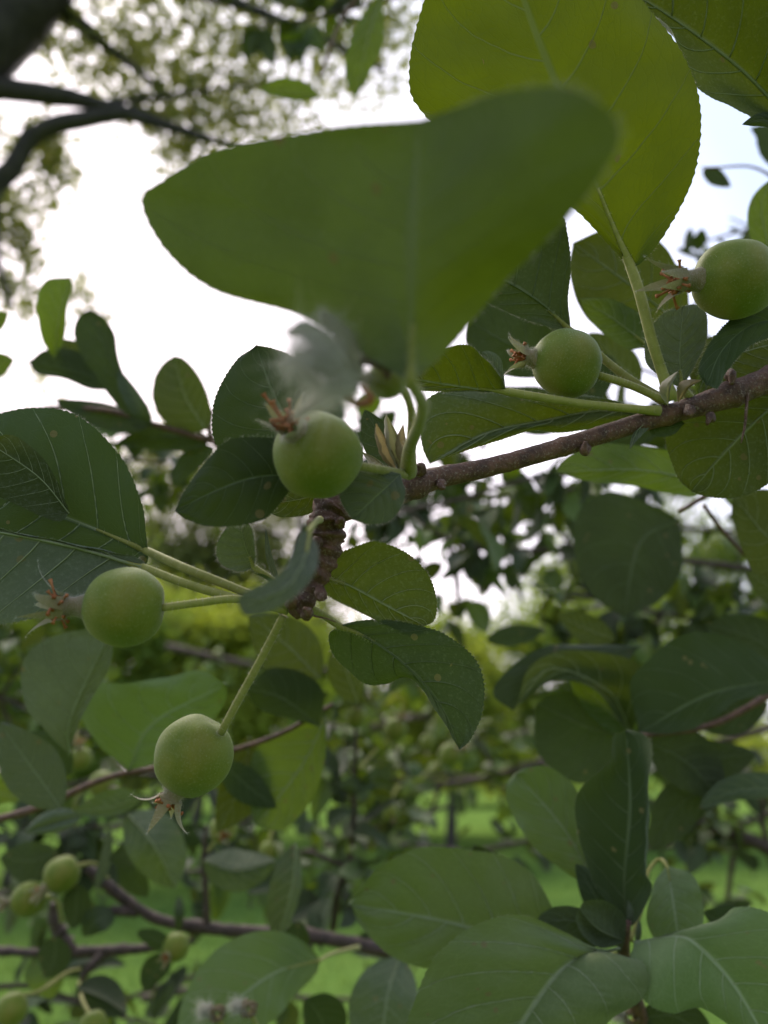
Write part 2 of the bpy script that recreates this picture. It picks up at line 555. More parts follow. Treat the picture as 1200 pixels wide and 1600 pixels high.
def leaf(parent, mid, left=None, right=None, wl=0, wr=0, zl=0.0, zr=0.0, top=False, mat=None, det=1, pet=None, pr=3.0, nv=None,
         cup=0.0, a=0.85, b=0.75, label=None, wave=0.0020, seed=None, quilt=0.0004, name='leaf', ribs=True):
    """mid: midrib from base to tip as (x, y, depth); left/right: the margins between them, or half-widths wl/wr in px with depth offsets"""
    nv = nv or {0: 14, 1: 36, 2: 150}[det]
    nu = {0: 3, 1: 5, 2: 8}[det]
    Mi = spline(mid, nv)
    t = np.linspace(0, 1, nv + 1)
    T = np.gradient(Mi[:, :2], axis=0)
    T /= np.linalg.norm(T, axis=1)[:, None] + 1e-9
    nrm = np.stack([T[:, 1], -T[:, 0]], 1)              # to the left of the way the leaf points
    pf = prof(t, a, b)
    outs = []
    for s, w, z, given in ((1, wl, zl, left), (-1, wr, zr, right)):
        if given is not None:
            g = [mid[0]] + [(p[0], p[1], p[2] if len(p) > 2 else None) for p in given] + [mid[-1]]
            # margins without a depth take it from the midrib, bent by z
            n = len(g)
            gg = []
            for i, p in enumerate(g):
                tt = i / (n - 1)
                dd = p[2] if p[2] is not None else float(np.interp(tt, t, Mi[:, 2])) + z * math.sin(math.pi * tt)
                gg.append((p[0], p[1], dd))
            outs.append(spline(gg, nv))
        else:
            Q = Mi.copy()
            Q[:, :2] += nrm * (s * w * pf)[:, None]
            Q[:, 2] += z * pf
            outs.append(Q)
    global _ls
    _ls += 1
    o = blade(name, parent, Mi, outs[0], outs[1], mat or LEAF, top, nu, det, cup, wave, quilt, seed or _ls, ribs)
    if label:
        o['label'] = label
    if pet:
        r1 = 0.00038 * F / mid[0][2]
        path = [(*Mi[int(nv * q)], r1 + (pr - r1) * w) for q, w in ((.22, 0), (.1, .25), (.04, .55))]
        path += [(p[0], p[1], p[2], pr * (1.3 if i == len(pet) else 0.9 if i == 0 else 0.95)) for i, p in enumerate([mid[0]] + list(pet))]
        v, f, dd = tube(path, n=24, k=8)
        mk('petiole', v, f, PET, o)
        if det >= 2:
            v2, f2 = fuzz(v, dd, 900, 0.0009, 0.000014)
            mk('petiole_down', v2, f2, WOOL, o, stuff=True)
    return o


_ls = 0


# ------------------------------------------------------------------ fruit
def apple(label, c, r, cal, stalk=None, fine=True, sep=1.0, stam=14, wool=0, seed=1, group='green fruitlets on the apple branches', neck=0.3, sr=4.0, oval=1.03, mat=None, name='apple'):
    """c centre (x, y, depth); r radius px; cal = direction of the calyx in camera axes (right, up, towards the camera)"""
    rs = random.Random(seed)
    rn = np.random.RandomState(seed)
    O = P(*c)
    r = r * c[2] / F
    a = RX * cal[0] + UP * cal[1] - FW * cal[2]
    a /= np.linalg.norm(a)
    t = thing(name, label, 'apple', O, group)
    n, k = (40, 40) if fine else (18, 20)
    e1 = np.cross(a, [0.3, 0.5, 0.8]); e1 /= np.linalg.norm(e1)
    e2 = np.cross(a, e1)
    V, Nn = [], []
    for i in range(n + 1):
        th = math.pi * i / n                     # 0 = stalk end
        z = -math.cos(th) * oval
        rho = math.sin(th)
        z += 0.10 * math.exp(-(th / 0.32) ** 2)          # dimple at the stalk
        if th > 2.55:                                    # shoulder up to the calyx
            z += 0.0
        for j in range(k):
            ph = 2 * math.pi * j / k
            bump = 1 + 0.012 * math.cos(5 * ph + seed) * math.sin(th) + 0.05 * noise.noise(Vector((math.cos(ph) * rho, math.sin(ph) * rho, z)) * 1.3 + Vector((seed, 0, 0)))
            d = (e1 * math.cos(ph) + e2 * math.sin(ph)) * rho + a * z
            V.append(O + d * r * bump)
            Nn.append(d / np.linalg.norm(d))
    V, Nn = np.array(V), np.array(Nn)
    Fc = [(i * k + j, i * k + (j + 1) % k, (i + 1) * k + (j + 1) % k, (i + 1) * k + j) for i in range(n) for j in range(k)]
    mk('fruit_body', V, Fc, mat or APPLE, t)
    if fine:
        v, f = fuzz(V, Nn, 2200, 0.00045, 0.000011, 0.5, rn)
        mk('skin_down', v, f, WOOL, t, stuff=True)
    # calyx neck
    base = O + a * r * oval * 0.93
    end = O + a * r * (oval + neck)
    pth = [[*(base - a * r * 0.06), r * 0.36], [*(base + (end - base) * 0.3), r * 0.27], [*(base + (end - base) * 0.7), r * 0.24], [*end, r * 0.30]]
    v, f, dd = tube(pth, n=10, k=12, world=True, cap=False)
    cup = mk('calyx_tube', v, f, SEPAL, t)
    if fine:
        v2, f2 = fuzz(v, dd, 800, 0.0011, 0.000016, 0.7, rn)
        mk('calyx_down', v2, f2, WOOL, cup, stuff=True)
    # sepals
    for q in range(5):
        ph = 2 * math.pi * q / 5 + rs.random() * 0.7
        out = e1 * math.cos(ph) + e2 * math.sin(ph)
        tan = np.cross(a, out)
        L = r * (0.85 + 0.5 * rs.random()) * sep
        open_ = 0.15 + 0.75 * rs.random()
        rows_ = []
        m = 8
        p = end - a * r * 0.04 + out * r * 0.27
        ang = open_ * 0.3
        tw = rs.uniform(-0.5, 0.5)
        for i in range(m + 1):
            w = r * 0.17 * (1 - (i / m) ** 1.4) + 0.00006
            rows_.append((p - tan * w, p + out * w * 0.25, p + tan * w))
            ang += open_ * 0.22
            p = p + (a * math.cos(ang) + out * math.sin(ang) + tan * tw * i / m * 0.5) * L / m
        vv = np.array(rows_).reshape(-1, 3)
        ff = [(i * 3 + j, i * 3 + j + 1, i * 3 + 4 + j, i * 3 + 3 + j) for i in range(m) for j in range(2)]
        s = mk('sepal', vv, ff, SEPAL, t, origin=vv[1])
        if fine:
            n_ = np.repeat(out[None], len(vv), 0)
            v2, f2 = fuzz(vv, n_, 150, 0.001, 0.000014, 1.0, rn)
            mk('sepal_down', v2, f2, WOOL, s, stuff=True)
    # dried stamens and styles
    for q in range(stam if fine else stam):
        ph = rs.random() * 6.28
        out = e1 * math.cos(ph) + e2 * math.sin(ph)
        p = end - a * r * 0.03 + out * r * 0.17 * rs.random()
        L = r * (0.25 + 0.3 * rs.random()) * (0.5 + neck * 0.6 if neck < .5 else 1)
        w = np.array([rs.gauss(0, 1) for _ in range(3)]) * 0.4
        pts = [[*p, r * 0.05], [*(p + (a + out * 0.4) * L * 0.5), r * 0.042], [*(p + (a * 0.8 + out * 0.7 + w) * L), r * 0.032], [*(p + (a * 0.75 + out * 0.7 + w * 1.2) * L * 1.12), r * 0.06]]
        v, f, dd = tube(pts, n=8, k=5, world=True)
        mk('stamen', v, f, RUST, t, origin=p)
    if wool:
        S = np.array([end + (e1 * rs.uniform(-1, 1) + e2 * rs.uniform(-1, 1)) * r * 0.35 + a * r * rs.uniform(-0.2, 0.9) for _ in range(200)])
        v, f = fuzz(S, np.repeat(a[None], 200, 0) + rn.randn(200, 3) * 0.7, wool, r * 0.55, 0.00003, 1.2, rn)
        mk('wool_tuft', v, f, WOOL, t, stuff=True)
    if stalk:
        pts = [(*p, sr) for p in stalk]
        v, f, dd = tube(pts, n=20, k=8)
        s = mk('stalk', v, f, PET, t)
        if fine:
            v2, f2 = fuzz(v, dd, 900, 0.0008, 0.000014, 0.7, rn)
            mk('stalk_down', v2, f2, WOOL, s, stuff=True)
    return t


def twig(parent, pts, n=40, k=10, rough=0.1, freq=500, mat=None, name='twig', knots=()):
    v, f, dd = tube(pts, n=n, k=k, rough=rough, freq=freq, knots=knots)
    return mk(name, v, f, mat or BARK, parent)


# ================================================================== GROUND
g = M('ground_grass')
tc = g.nd('ShaderNodeTexCoord').outputs['Object']
n1 = g.noise(tc, 0.35, 5)
n2 = g.noise(tc, 9, 6, 0.7)
col = g.mix(g.mr(n1, 0.35, 0.65), (0.075, 0.145, 0.028), (0.12, 0.195, 0.04))
col = g.mix(g.mr(g.noise(tc, 1.3, 4), 0.42, 0.6, 0.0, 0.75), col, (0.045, 0.095, 0.02))  # dark patches for mottling, with tree shadow put into the colour
col = g.mix(g.mr(n2, 0.35, 0.7, 0.0, 0.7), col, (0.14, 0.215, 0.05))
b = g.nd('ShaderNodeBump', {'Height': n2, 'Distance': 0.05, 'Strength': 1.0})
pr_ = g.nd('ShaderNodeBsdfPrincipled', {'Base Color': col, 'Roughness': 0.9, 'Normal': b.outputs[0], 'Specular IOR Level': 0.0})
g.l.new(pr_.outputs[0], g.out.inputs[0])
GR = g.m
n = 60
xs = np.sinh(np.linspace(-6.2, 6.2, n + 1)) * 0.6
V = np.array([(x, y + 4, 0.0) for y in xs for x in xs])
V[:, 2] = [0.06 * noise.noise(Vector((p[0] * 0.25, p[1] * 0.25, 0))) * min(1, 40 / (abs(p[0]) + abs(p[1]) + 1)) for p in V]
Fc = [(i * (n + 1) + j, i * (n + 1) + j + 1, (i + 1) * (n + 1) + j + 1, (i + 1) * (n + 1) + j) for i in range(n) for j in range(n)]
gr = mk('ground', V, Fc, GR, origin=(0, 0, 0))
gr['kind'] = 'structure'
gr['label'] = 'mown green lawn under the trees'

BLADE = simple('grass_blade', (0.08, 0.15, 0.03), (0.13, 0.21, 0.045), 3, 0.6, 0.0, trans=(0.17, 0.28, 0.04), tf=0.4)
cnt = 26000
yy = 2.6 + 11 * NP.rand(cnt) ** 1.4
xx = (NP.rand(cnt) - 0.5) * (1.3 * yy + 1)
hh = 0.05 + 0.07 * NP.rand(cnt)
ang = NP.rand(cnt) * 6.28
ww = 0.004 + 0.003 * NP.rand(cnt)
bs = np.stack([xx, yy, np.full(cnt, -0.01)], 1)
sd_ = np.stack([np.cos(ang), np.sin(ang), 0 * ang], 1) * ww[:, None]
ln_ = np.stack([NP.randn(cnt) * 0.03, NP.randn(cnt) * 0.03, hh], 1)
V = np.stack([bs - sd_, bs + sd_, bs + ln_ * 0.6 + sd_ * 0.8, bs + ln_ * 0.6 - sd_ * 0.8, bs + ln_ * [1.7, 1.7, 1]], 1).reshape(-1, 3)
k_ = np.arange(cnt)[:, None] * 5
go = mk('grass', V, (k_ + [[0, 1, 2, 3]]).tolist() + (k_ + [[3, 2, 4]]).tolist(), BLADE, origin=(0, 0, 0), stuff=True)
go['label'] = 'short green lawn grass below the branches'

# ================================================================== FAR TREES
FOL = {
    'olive': simple('foliage_olive', (0.14, 0.17, 0.05), (0.20, 0.22, 0.08), 4, 0.6, 0.0, trans=(0.26, 0.28, 0.06), tf=0.5),
    'dark': simple('foliage_dark', (0.035, 0.065, 0.02), (0.06, 0.10, 0.03), 3, 0.6, 0.0, trans=(0.08, 0.13, 0.02), tf=0.4),
    'yellow': simple('foliage_yellow', (0.18, 0.24, 0.03), (0.27, 0.31, 0.05), 2, 0.6, 0.0, trans=(0.38, 0.43, 0.04), tf=0.5),  # raised so that the sunlit look sits in the leaf colour
    'mid': simple('foliage_mid', (0.11, 0.18, 0.035), (0.17, 0.24, 0.05), 2, 0.6, 0.0, trans=(0.26, 0.34, 0.03), tf=0.45),
}


def leaf_cloud(blobs, size, rs, soft=False):
    """many small leaf-sized faces; blobs = (centre, radii, count)"""
    Vs = []
    for c, rad, cnt in blobs:
        d = rs.randn(cnt, 3)
        d /= np.linalg.norm(d, axis=1)[:, None]
        c0 = np.asarray(c) + d * np.asarray(rad) * (np.abs(rs.randn(cnt)) * 0.75 if soft else rs.rand(cnt) ** 0.45)[:, None]
        u = rs.randn(cnt, 3) * [1, 1, 0.6] - [0, 0, 0.4]
        u /= np.linalg.norm(u, axis=1)[:, None]
        w = np.cross(u, rs.randn(cnt, 3))
        w /= np.linalg.norm(w, axis=1)[:, None]
        s = (size * (0.6 + 0.8 * rs.rand(cnt)))[:, None]
        Vs.append(np.stack([c0 - u * s, c0 + w * s * 0.5 - u * s * 0.2, c0 + u * s, c0 - w * s * 0.5 - u * s * 0.1], 1).reshape(-1, 3))
    V = np.vstack(Vs)
    Fc = np.arange(len(V)).reshape(-1, 4).tolist()
    return V, Fc


def far_tree(name, label, base, height, crown, fol, size, cnt, seed, blobs=52, trunk=0.10, cz=0.62, group=None):
    """crown = radii of the crown"""
    rs = np.random.RandomState(seed)
    base = np.asarray(base, float)
    t = thing(name, label, 'tree', base, group)
    top = base + [rs.randn() * 0.2, rs.randn() * 0.2, height * cz]
    v, f, dd = tube([[*base, trunk], [*(base * 0.5 + top * 0.5 + [0.1, 0, 0]), trunk * 0.7], [*top, trunk * 0.4]], n=14, k=10, rough=0.1, freq=3, world=True)
    mk('trunk', v, f, BARKD, t)
    cc = base + [0, 0, height * cz]
    bl = []
    for i in range(blobs):
        d = rs.randn(3)
        d /= np.linalg.norm(d)
        p = cc + d * np.asarray(crown) * (0.95 * rs.rand() ** 0.4)
        rr = np.asarray(crown) * (0.20 + 0.24 * rs.rand())
        bl.append((p, rr * [1, 1, 0.7], cnt // blobs))
        if i < 7:
            v, f, dd = tube([[*(cc - [0, 0, height * 0.2 * rs.rand()]), trunk * 0.35], [*(cc * 0.5 + p * 0.5 - [0, 0, 0.1]), trunk * 0.2], [*p, trunk * 0.07]], n=10, k=6, world=True)
            mk('limb', v, f, BARKD, t)
    v, f = leaf_cloud(bl, size, rs, True)
    mk('crown', v, f, fol, t, smooth=False, stuff=True)
    return t


def ground_at(x, d):
    p = P(x, 1190, d)
    return (p[0], p[1], 0.0)


# yellow sunlit tree in the gap, left of the middle, and its neighbours along the lawn
far_tree('yellow_tree', 'sunlit yellow-green tree beyond the lawn, seen under the two hanging fruitlets', ground_at(330, 11), 4.2, (1.9, 1.2, 1.35), FOL['yellow'], 0.055, 42000, 1, cz=0.66)
far_tree('lawn_tree', 'small yellow-green tree showing beside the bright sky gap in the middle', ground_at(700, 13), 3.6, (1.0, 1.0, 1.3), FOL['yellow'], 0.05, 20000, 2, cz=0.68)
far_tree('lawn_tree', 'tall thin-leaved tree behind the spur with sky sparkling through', ground_at(310, 16), 8.9, (2.9, 1.6, 3.3), FOL['olive'], 0.075, 48000, 3, cz=0.66)
far_tree('lawn_tree', 'dark bushy tree at the lawn edge far to the side of the yellow tree', ground_at(40, 10), 4.6, (1.9, 1.3, 1.7), FOL['mid'], 0.055, 40000, 4, cz=0.6)
far_tree('lawn_tree', 'mid-green round tree across the lawn below the sky gap', ground_at(600, 17), 5.0, (3.4, 1.6, 2.1), FOL['mid'], 0.07, 42000, 5, cz=0.55)
far_tree('lawn_tree', 'broad dark tree across the lawn behind the big cluster of leaves', ground_at(960, 15), 5.2, (2.9, 1.6, 2.0), FOL['mid'], 0.065, 42000, 6, cz=0.6)
far_tree('lawn_tree', 'yellow-green hedge-like tree low behind the leafy cluster', ground_at(1180, 22), 3.2, (3.0, 1.6, 1.1), FOL['yellow'], 0.07, 9000, 7, cz=0.5)
far_tree('lawn_tree', 'bright rounded bush at the end of the lawn', ground_at(780, 28), 2.9, (4.6, 2, 1.2), FOL['yellow'], 0.08, 12000, 8, cz=0.45, trunk=0.1)
far_tree('lawn_tree', 'low green tree at the far lawn edge beyond the yellow tree', ground_at(120, 24), 6.0, (6.0, 2, 2.8), FOL['olive'], 0.10, 42000, 9, cz=0.5)

far_tree('lawn_tree', 'pale olive tree seen through the gap between blurred leaf and serrated dark leaf', ground_at(430, 12), 8.4, (1.0, 1.0, 1.5), FOL['olive'], 0.045, 16000, 10, cz=0.84, blobs=24)
far_tree('lawn_tree', 'greyish-green tree far behind the twig and bright sky gaps', ground_at(1070, 20), 9.5, (3.6, 1.6, 3.0), FOL['mid'], 0.09, 24000, 11, cz=0.66)
rs = np.random.RandomState(91)
tl = [((x, 48 + 6 * math.sin(x * .3), 2.0 + 3.0 * rs.rand()), (3.2, 2.0, 3.0 + 1.6 * rs.rand()), 2000) for x in range(-44, 45, 4)]
v, f = leaf_cloud(tl, 0.16, rs, True)
o = mk('treeline', v, f, FOL['mid'], origin=(0, 48, 0), smooth=False, stuff=True)
o['label'] = 'distant line of green trees closing off the lawn'
# the big feathery tree overhead, upper left
ot = thing('old_tree', 'old feathery tree with dark forked limbs reaching in against the bright sky', 'tree', (-4.2, 4.2, 0.0))
DT = 3.6
v, f, dd = tube([[-4.2, 4.2, 0.0, 0.24], [-4.1, 4.15, 1.6, 0.2], [-3.3, 4.0, 3.0, 0.17], [*P(-260, 210, DT), 0.13]], n=20, k=12, rough=0.12, freq=5, world=True)
mk('trunk', v, f, BARKD, ot)
limbs = [
    [(-420, 330, DT, 40), (-150, 190, DT, 42), (0, 40, DT, 42), (60, -20, DT, 36), (140, -130, DT, 26)],
    [(-260, 210, DT, 26), (-60, 142, DT, 15), (90, 150, DT, 12), (150, 162, DT, 9), (230, 186, DT, 8), (310, 212, DT, 5), (420, 250, DT, 2)],
    [(-200, 420, DT, 30), (-60, 330, DT, 16), (14, 268, DT, 12), (52, 212, DT, 11), (120, 188, DT, 10), (215, 176, DT, 8)],
    [(60, -20, DT, 18), (115, 30, DT + 0.1, 11), (170, 75, DT + 0.1, 6), (240, 130, DT, 3)],
    [(14, 268, DT, 7), (-10, 330, DT, 6), (0, 420, DT, 4), (20, 480, DT, 2)],
    [(70, -40, DT, 14), (280, -20, DT, 9), (460, 40, DT, 5), (600, 110, DT, 3)],
    [(150, 162, DT, 4), (260, 150, DT, 3), (400, 130, DT, 2)],
]
for L in limbs:
    L = [(p[0], p[1], p[2] - .2, p[3] * 1.35) for p in L]
    v, f, dd = tube(L, n=26, k=8, rough=0.16, freq=30)
    mk('limb', v, f, BARKD, ot)
rs = np.random.RandomState(5)
bl = []


def sky_blob(x, y, rx, ry, cnt, d=DT, dz=0.25):
    s = d / F
    bl.append((P(x, y, d), (rx * s, dz, ry * s), cnt))


for args in [(180, 60, 120, 80, 520), (300, 120, 120, 80, 520), (420, 60, 120, 80, 420), (320, 190, 110, 55, 420), (440, 170, 90, 60, 300),
             (560, 100, 90, 80, 330), (230, 180, 80, 30, 220), (150, 120, 90, 40, 150), (300, 20, 140, 40, 330), (60, 25, 60, 40, 120), (500, 10, 120, 50, 330),
             (70, 260, 45, 60, 240), (20, 330, 45, 70, 240), (30, 375, 22, 26, 150), (90, 235, 40, 40, 120), (10, 440, 25, 50, 130), (290, 240, 60, 40, 160), (620, 30, 50, 60, 160),
             (0, 210, 30, 40, 80), (215, 258, 10, 10, 2), (60, 470, 70, 22, 130), (140, 470, 30, 22, 60), (40, 600, 60, 40, 60), (200, 498, 6, 6, 1), (220, 300, 6, 5, 2)]:
    sky_blob(*args)
v, f = leaf_cloud([(c, r_, int(n_ * 1.35) if n_ > 3 else n_) for c, r_, n_ in bl], 0.025, rs)
mk('foliage', v, f, FOL['olive'], ot, smooth=False, stuff=True)

# ================================================================== LEAFY SHOOTS BEHIND
protos = []


def proto(seed, mat, fold, curl, wid):
    nv, nu = 12, 3
    rs = random.Random(seed)
    rows = []
    for i in range(nv + 1):
        t = i / nv
        w = wid * prof(np.array(t), 0.8, 0.72) + (0 if 0 < i < nv else 0)
        th = curl * t
        y = math.sin(th) / curl if abs(curl) > 1e-3 else t
        z = -(1 - math.cos(th)) / curl if abs(curl) > 1e-3 else 0
        for j in range(-nu, nu + 1):
            u = j / nu
            wav = 0.03 * math.sin(9 * t + seed + 2 * u) * abs(u)
            rows.append((u * float(w) * math.cos(fold), y + 0.12, z + abs(u) * float(w) * math.sin(fold) + wav))
    c = 2 * nu + 1
    V = list(rows)
    uv = [((j / nu) * 0.5 + 0.5, i / nv) for i in range(nv + 1) for j in range(-nu, nu + 1)]
    Fc = [(i * c + j, i * c + j + 1, (i + 1) * c + j + 1, (i + 1) * c + j) for i in range(nv) for j in range(c - 1)]
    o = len(V)                                                    # its stalk
    for i, y in enumerate((-0.2, 0.0, 0.14)):
        for j in range(3):
            V.append((0.013 * math.cos(2.1 * j), y, 0.013 * math.sin(2.1 * j) - 0.012 + (0.05 if i == 0 else 0)))
            uv.append((0.5, 0.5))
    for i in range(2):
        for j in range(3):
            Fc.append((o + i * 3 + j, o + i * 3 + (j + 1) % 3, o + i * 3 + 3 + (j + 1) % 3, o + i * 3 + 3 + j))
    me = bpy.data.meshes.new('leaf')
    me.from_pydata(V, [], Fc)
    lay = me.uv_layers.new(name='UVMap')
    for lp in me.loops:
        lay.data[lp.index].uv = uv[lp.vertex_index]
    me.polygons.foreach_set('use_smooth', [True] * len(me.polygons))
    me.materials.append(mat)
    return me


# the shader reads object coordinates in metres, so these copies carry materials of their own scale
for i in range(9):
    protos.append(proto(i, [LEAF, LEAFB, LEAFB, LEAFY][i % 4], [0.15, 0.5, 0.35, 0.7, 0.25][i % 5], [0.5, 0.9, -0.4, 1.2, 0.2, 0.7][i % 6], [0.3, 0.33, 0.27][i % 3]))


def put_leaf(parent, base, d, size, rs, mesh=None, up=None):
    d = d / (np.linalg.norm(d) + 1e-9)
    r = np.array([rs.gauss(0, 1), rs.gauss(0, 1), rs.gauss(0, 1)]) * 0.6 + (np.array([0, 0, 1.0]) if up is None else up)
    x = np.cross(d, r)
    x /= np.linalg.norm(x) + 1e-9
    z = np.cross(x, d)
    o = bpy.data.objects.new('leaf', mesh or rs.choice(protos))
    C.objects.link(o)
    o.parent = parent
    m = Matrix(((x[0], d[0], z[0]), (x[1], d[1], z[1]), (x[2], d[2], z[2]))).to_4x4()
    b = np.asarray(base) - ORG[parent.name] + d * size * 0.2
    o.matrix_local = Matrix.Translation(Vector(b)) @ m @ Matrix.Scale(size, 4)
    return o


def shoot(name, label, pts, nleaf, size, seed, cat='branch', side=(), spread=1.0, aim=(0, 0, -0.1), group='leafy apple branches further back', kinds=None, bare=0.0, dense=1.7):
    """a branch with spurs, leaves in tufts; pts (x, y, depth, radius px); side = further twigs"""
    rs = random.Random(seed)
    t = thing(name, label, cat, P(*pts[0][:3]), group)
    allp = [pts] + list(side)
    segs = []
    for q, pp in enumerate(allp):
        twig(t, [(*q_[:3], q_[3] * .8) for q_ in pp], n=26, k=7, rough=0.2, freq=200, mat=BARKM, name='wood' if q == 0 else 'side_twig')
        S = spline(pp, 40)
        segs.append(PA(S[:, :3]))
    wts = [np.linalg.norm(np.diff(s, axis=0), axis=1).sum() for s in segs]
    done = 0
    nleaf = int(nleaf * dense)
    while done < nleaf:
        s = rs.choices(segs, wts)[0]
        i = rs.randint(int(bare * 40), 39)
        b = s[i]
        T = s[min(i + 1, 40)] - s[i - 1 if i else 0]
        T /= np.linalg.norm(T) + 1e-9
        for q in range(rs.randint(2, 5)):
            d = np.array([rs.gauss(0, 1), rs.gauss(0, 1), rs.gauss(0, 1)])
            d -= T * (d @ T) * 0.6
            d = d / np.linalg.norm(d) + T * 0.3 + np.array(aim)
            base = b + np.array([rs.gauss(0, 1) for _ in range(3)]) * 0.012 * spread
            put_leaf(t, base, d, size * rs.uniform(0.6, 1.15), rs, rs.choice([protos[k] for k in kinds]) if kinds else None)
            done += 1
    return t


# (behind the twig, centre right: dim dense leaves with sky between)
shoot('apple_branch', 'thin brown branch with tiny green apples across the sky gaps under the main twig',
      [(1320, 905, .86, 7), (1180, 890, .86, 7), (1070, 876, .86, 6.5), (900, 862, .86, 6.5), (760, 858, .86, 6), (690, 838, .86, 5), (640, 800, .84, 3)], 46, 0.046, 21,
      side=[[(900, 862, .86, 5), (850, 800, .84, 3), (810, 760, .82, 2)], [(700, 842, .86, 6), (712, 890, .86, 7), (716, 950, .86, 3)]], aim=(0, 0, -0.25))
shoot('apple_branch', 'leafy dim branch behind the stub joint, above the sky gap',
      [(1000, 740, 1.15, 5), (860, 770, 1.1, 4), (720, 780, 1.05, 4), (600, 800, 1.0, 3), (520, 840, 1.0, 2)], 60, 0.05, 22)
shoot('apple_branch', 'shaded branch crowded with leaves behind the round dark leaf',
      [(1330, 960, .95, 6), (1180, 975, .95, 6), (1040, 960, .95, 5), (930, 935, .95, 4), (860, 930, .95, 3)], 80, 0.05, 23,
      side=[[(1180, 975, .95, 4), (1130, 920, .95, 3), (1080, 900, .95, 2)], [(1040, 960, .95, 4), (960, 1020, .95, 3), (880, 1010, .95, 2)]])
shoot('apple_branch', 'leafy branch reaching over the fruitlet that hangs between twig and big leaf',
      [(1340, 640, .62, 6), (1200, 660, .62, 5), (1060, 600, .62, 4), (960, 560, .62, 3), (860, 520, .62, 3)], 26, 0.05, 24, side=[[(1060, 600, .62, 3), (1000, 680, .62, 3), (900, 720, .62, 2)]], kinds=[0, 1, 3, 4, 7])
shoot('apple_branch', 'dark shaded leaves below the twig, just before the bright sky gap',
      [(420, 700, .8, 4), (560, 690, .8, 4), (680, 720, .8, 3), (760, 700, .8, 3)], 24, 0.045, 25)
shoot('apple_branch', 'dark leaves hanging close under the straight stretch of the main twig',
      [(620, 800, .62, 4), (720, 780, .62, 4), (820, 750, .62, 4), (900, 740, .62, 3)], 16, 0.04, 57, dense=1.5, aim=(0, 0, -.3))
shoot('apple_branch', 'bare-tipped branch high against the blue sky beside the largest leaf',
      [(1400, 330, .9, 4), (1290, 350, .9, 4), (1180, 358, .9, 3.2), (1110, 375, .9, 2.2), (1075, 385, .9, 1)], 9, 0.034, 26, side=[[(1180, 358, .9, 2.5), (1140, 340, .9, 1.4)]], bare=0.3)
shoot('apple_branch', 'dense dark leaves high up between feathery tree and the backlit leaf',
      [(900, -60, 1.1, 6), (760, -40, 1.1, 5), (600, 0, 1.1, 4), (480, 30, 1.1, 3), (400, 40, 1.1, 2)], 46, 0.05, 27, aim=(0, 0, 0.1))
shoot('apple_branch', 'greyish branch low behind the leafy cluster with lawn beyond',
      [(1330, 1400, 1.0, 16), (1200, 1325, 1.0, 14), (1095, 1285, 1.0, 10), (1040, 1265, 1.0, 7), (1000, 1240, 1.0, 4)], 46, 0.048, 28,
      side=[[(1150, 1305, 1.0, 6), (1140, 1380, 1.0, 5), (1130, 1450, 1.0, 3)], [(1095, 1285, 1.0, 6), (1120, 1220, 1.0, 5), (1160, 1180, 1.0, 2)], [(1200, 1325, 1.0, 6), (1190, 1260, 1.0, 5), (1210, 1220, 1.0, 2)]])
shoot('apple_branch', 'tangled far branch with bright leaves over the yellow lawn gap',
      [(880, 1180, 1.5, 7), (780, 1210, 1.5, 7), (690, 1225, 1.5, 6), (600, 1215, 1.5, 5), (500, 1190, 1.5, 3)], 74, 0.05, 29, kinds=[3, 7, 0, 4],
      side=[[(780, 1210, 1.5, 5), (740, 1150, 1.5, 3), (700, 1110, 1.5, 2)], [(640, 1220, 1.5, 5), (600, 1130, 1.5, 3), (560, 1060, 1.5, 2)], [(690, 1225, 1.5, 5), (660, 1300, 1.5, 3), (620, 1330, 1.5, 2)]])
shoot('apple_branch', 'branch with pale leaves hanging left of the low thick twig',
      [(-120, 1060, .9, 6), (0, 1090, .9, 5), (90, 1130, .9, 4), (180, 1160, .9, 3)], 36, 0.05, 30, side=[[(0, 1090, .9, 4), (40, 1030, .9, 2)], [(0, 1090, .9, 4), (40, 1200, .9, 3), (60, 1280, .9, 2)]], kinds=[0, 3, 4, 7])
shoot('apple_branch', 'shaded branch behind the lowest fruitlet, leaves dark green',
      [(-60, 1330, .8, 5), (80, 1300, .8, 5), (220, 1290, .8, 4), (340, 1300, .8, 3), (430, 1260, .8, 3)], 44, 0.046, 31, kinds=[1, 2, 5, 6])
shoot('apple_branch', 'upright brown twig with a side stub and dark leaves rising from the low branch',
      [(520, 1452, .66, 8), (528, 1400, .66, 8), (549, 1330, .66, 6), (553, 1240, .66, 5), (556, 1150, .66, 4), (548, 1100, .66, 2)], 30, 0.042, 32,
      side=[[(575, 1372, .66, 7), (535, 1352, .66, 5), (500, 1338, .66, 5), (480, 1330, .66, 3)]], kinds=[0, 1, 2, 3])

shoot('apple_branch', 'bright leafy branch over the lawn, seen past the drooping leaf tip',
      [(420, 1100, 1.9, 8), (540, 1140, 1.9, 7), (660, 1120, 1.9, 6), (780, 1150, 1.9, 5), (860, 1130, 1.9, 3)], 80, 0.055, 51, kinds=[3, 7, 0, 4],
      side=[[(540, 1140, 1.9, 5), (560, 1240, 1.9, 4), (620, 1330, 1.9, 2)], [(660, 1120, 1.9, 5), (700, 1060, 1.9, 2)]])
shoot('apple_branch', 'bright yellow-green branch spanning the gap between spur and drooping leaf',
      [(260, 1010, 2.4, 8), (400, 1040, 2.4, 7), (540, 1050, 2.4, 6), (660, 1070, 2.4, 5), (760, 1090, 2.4, 3)], 60, 0.06, 61, kinds=[3, 7], side=[[(400, 1040, 2.4, 5), (430, 980, 2.4, 2)], [(540, 1050, 2.4, 5), (600, 1120, 2.4, 2)]], dense=1.6)
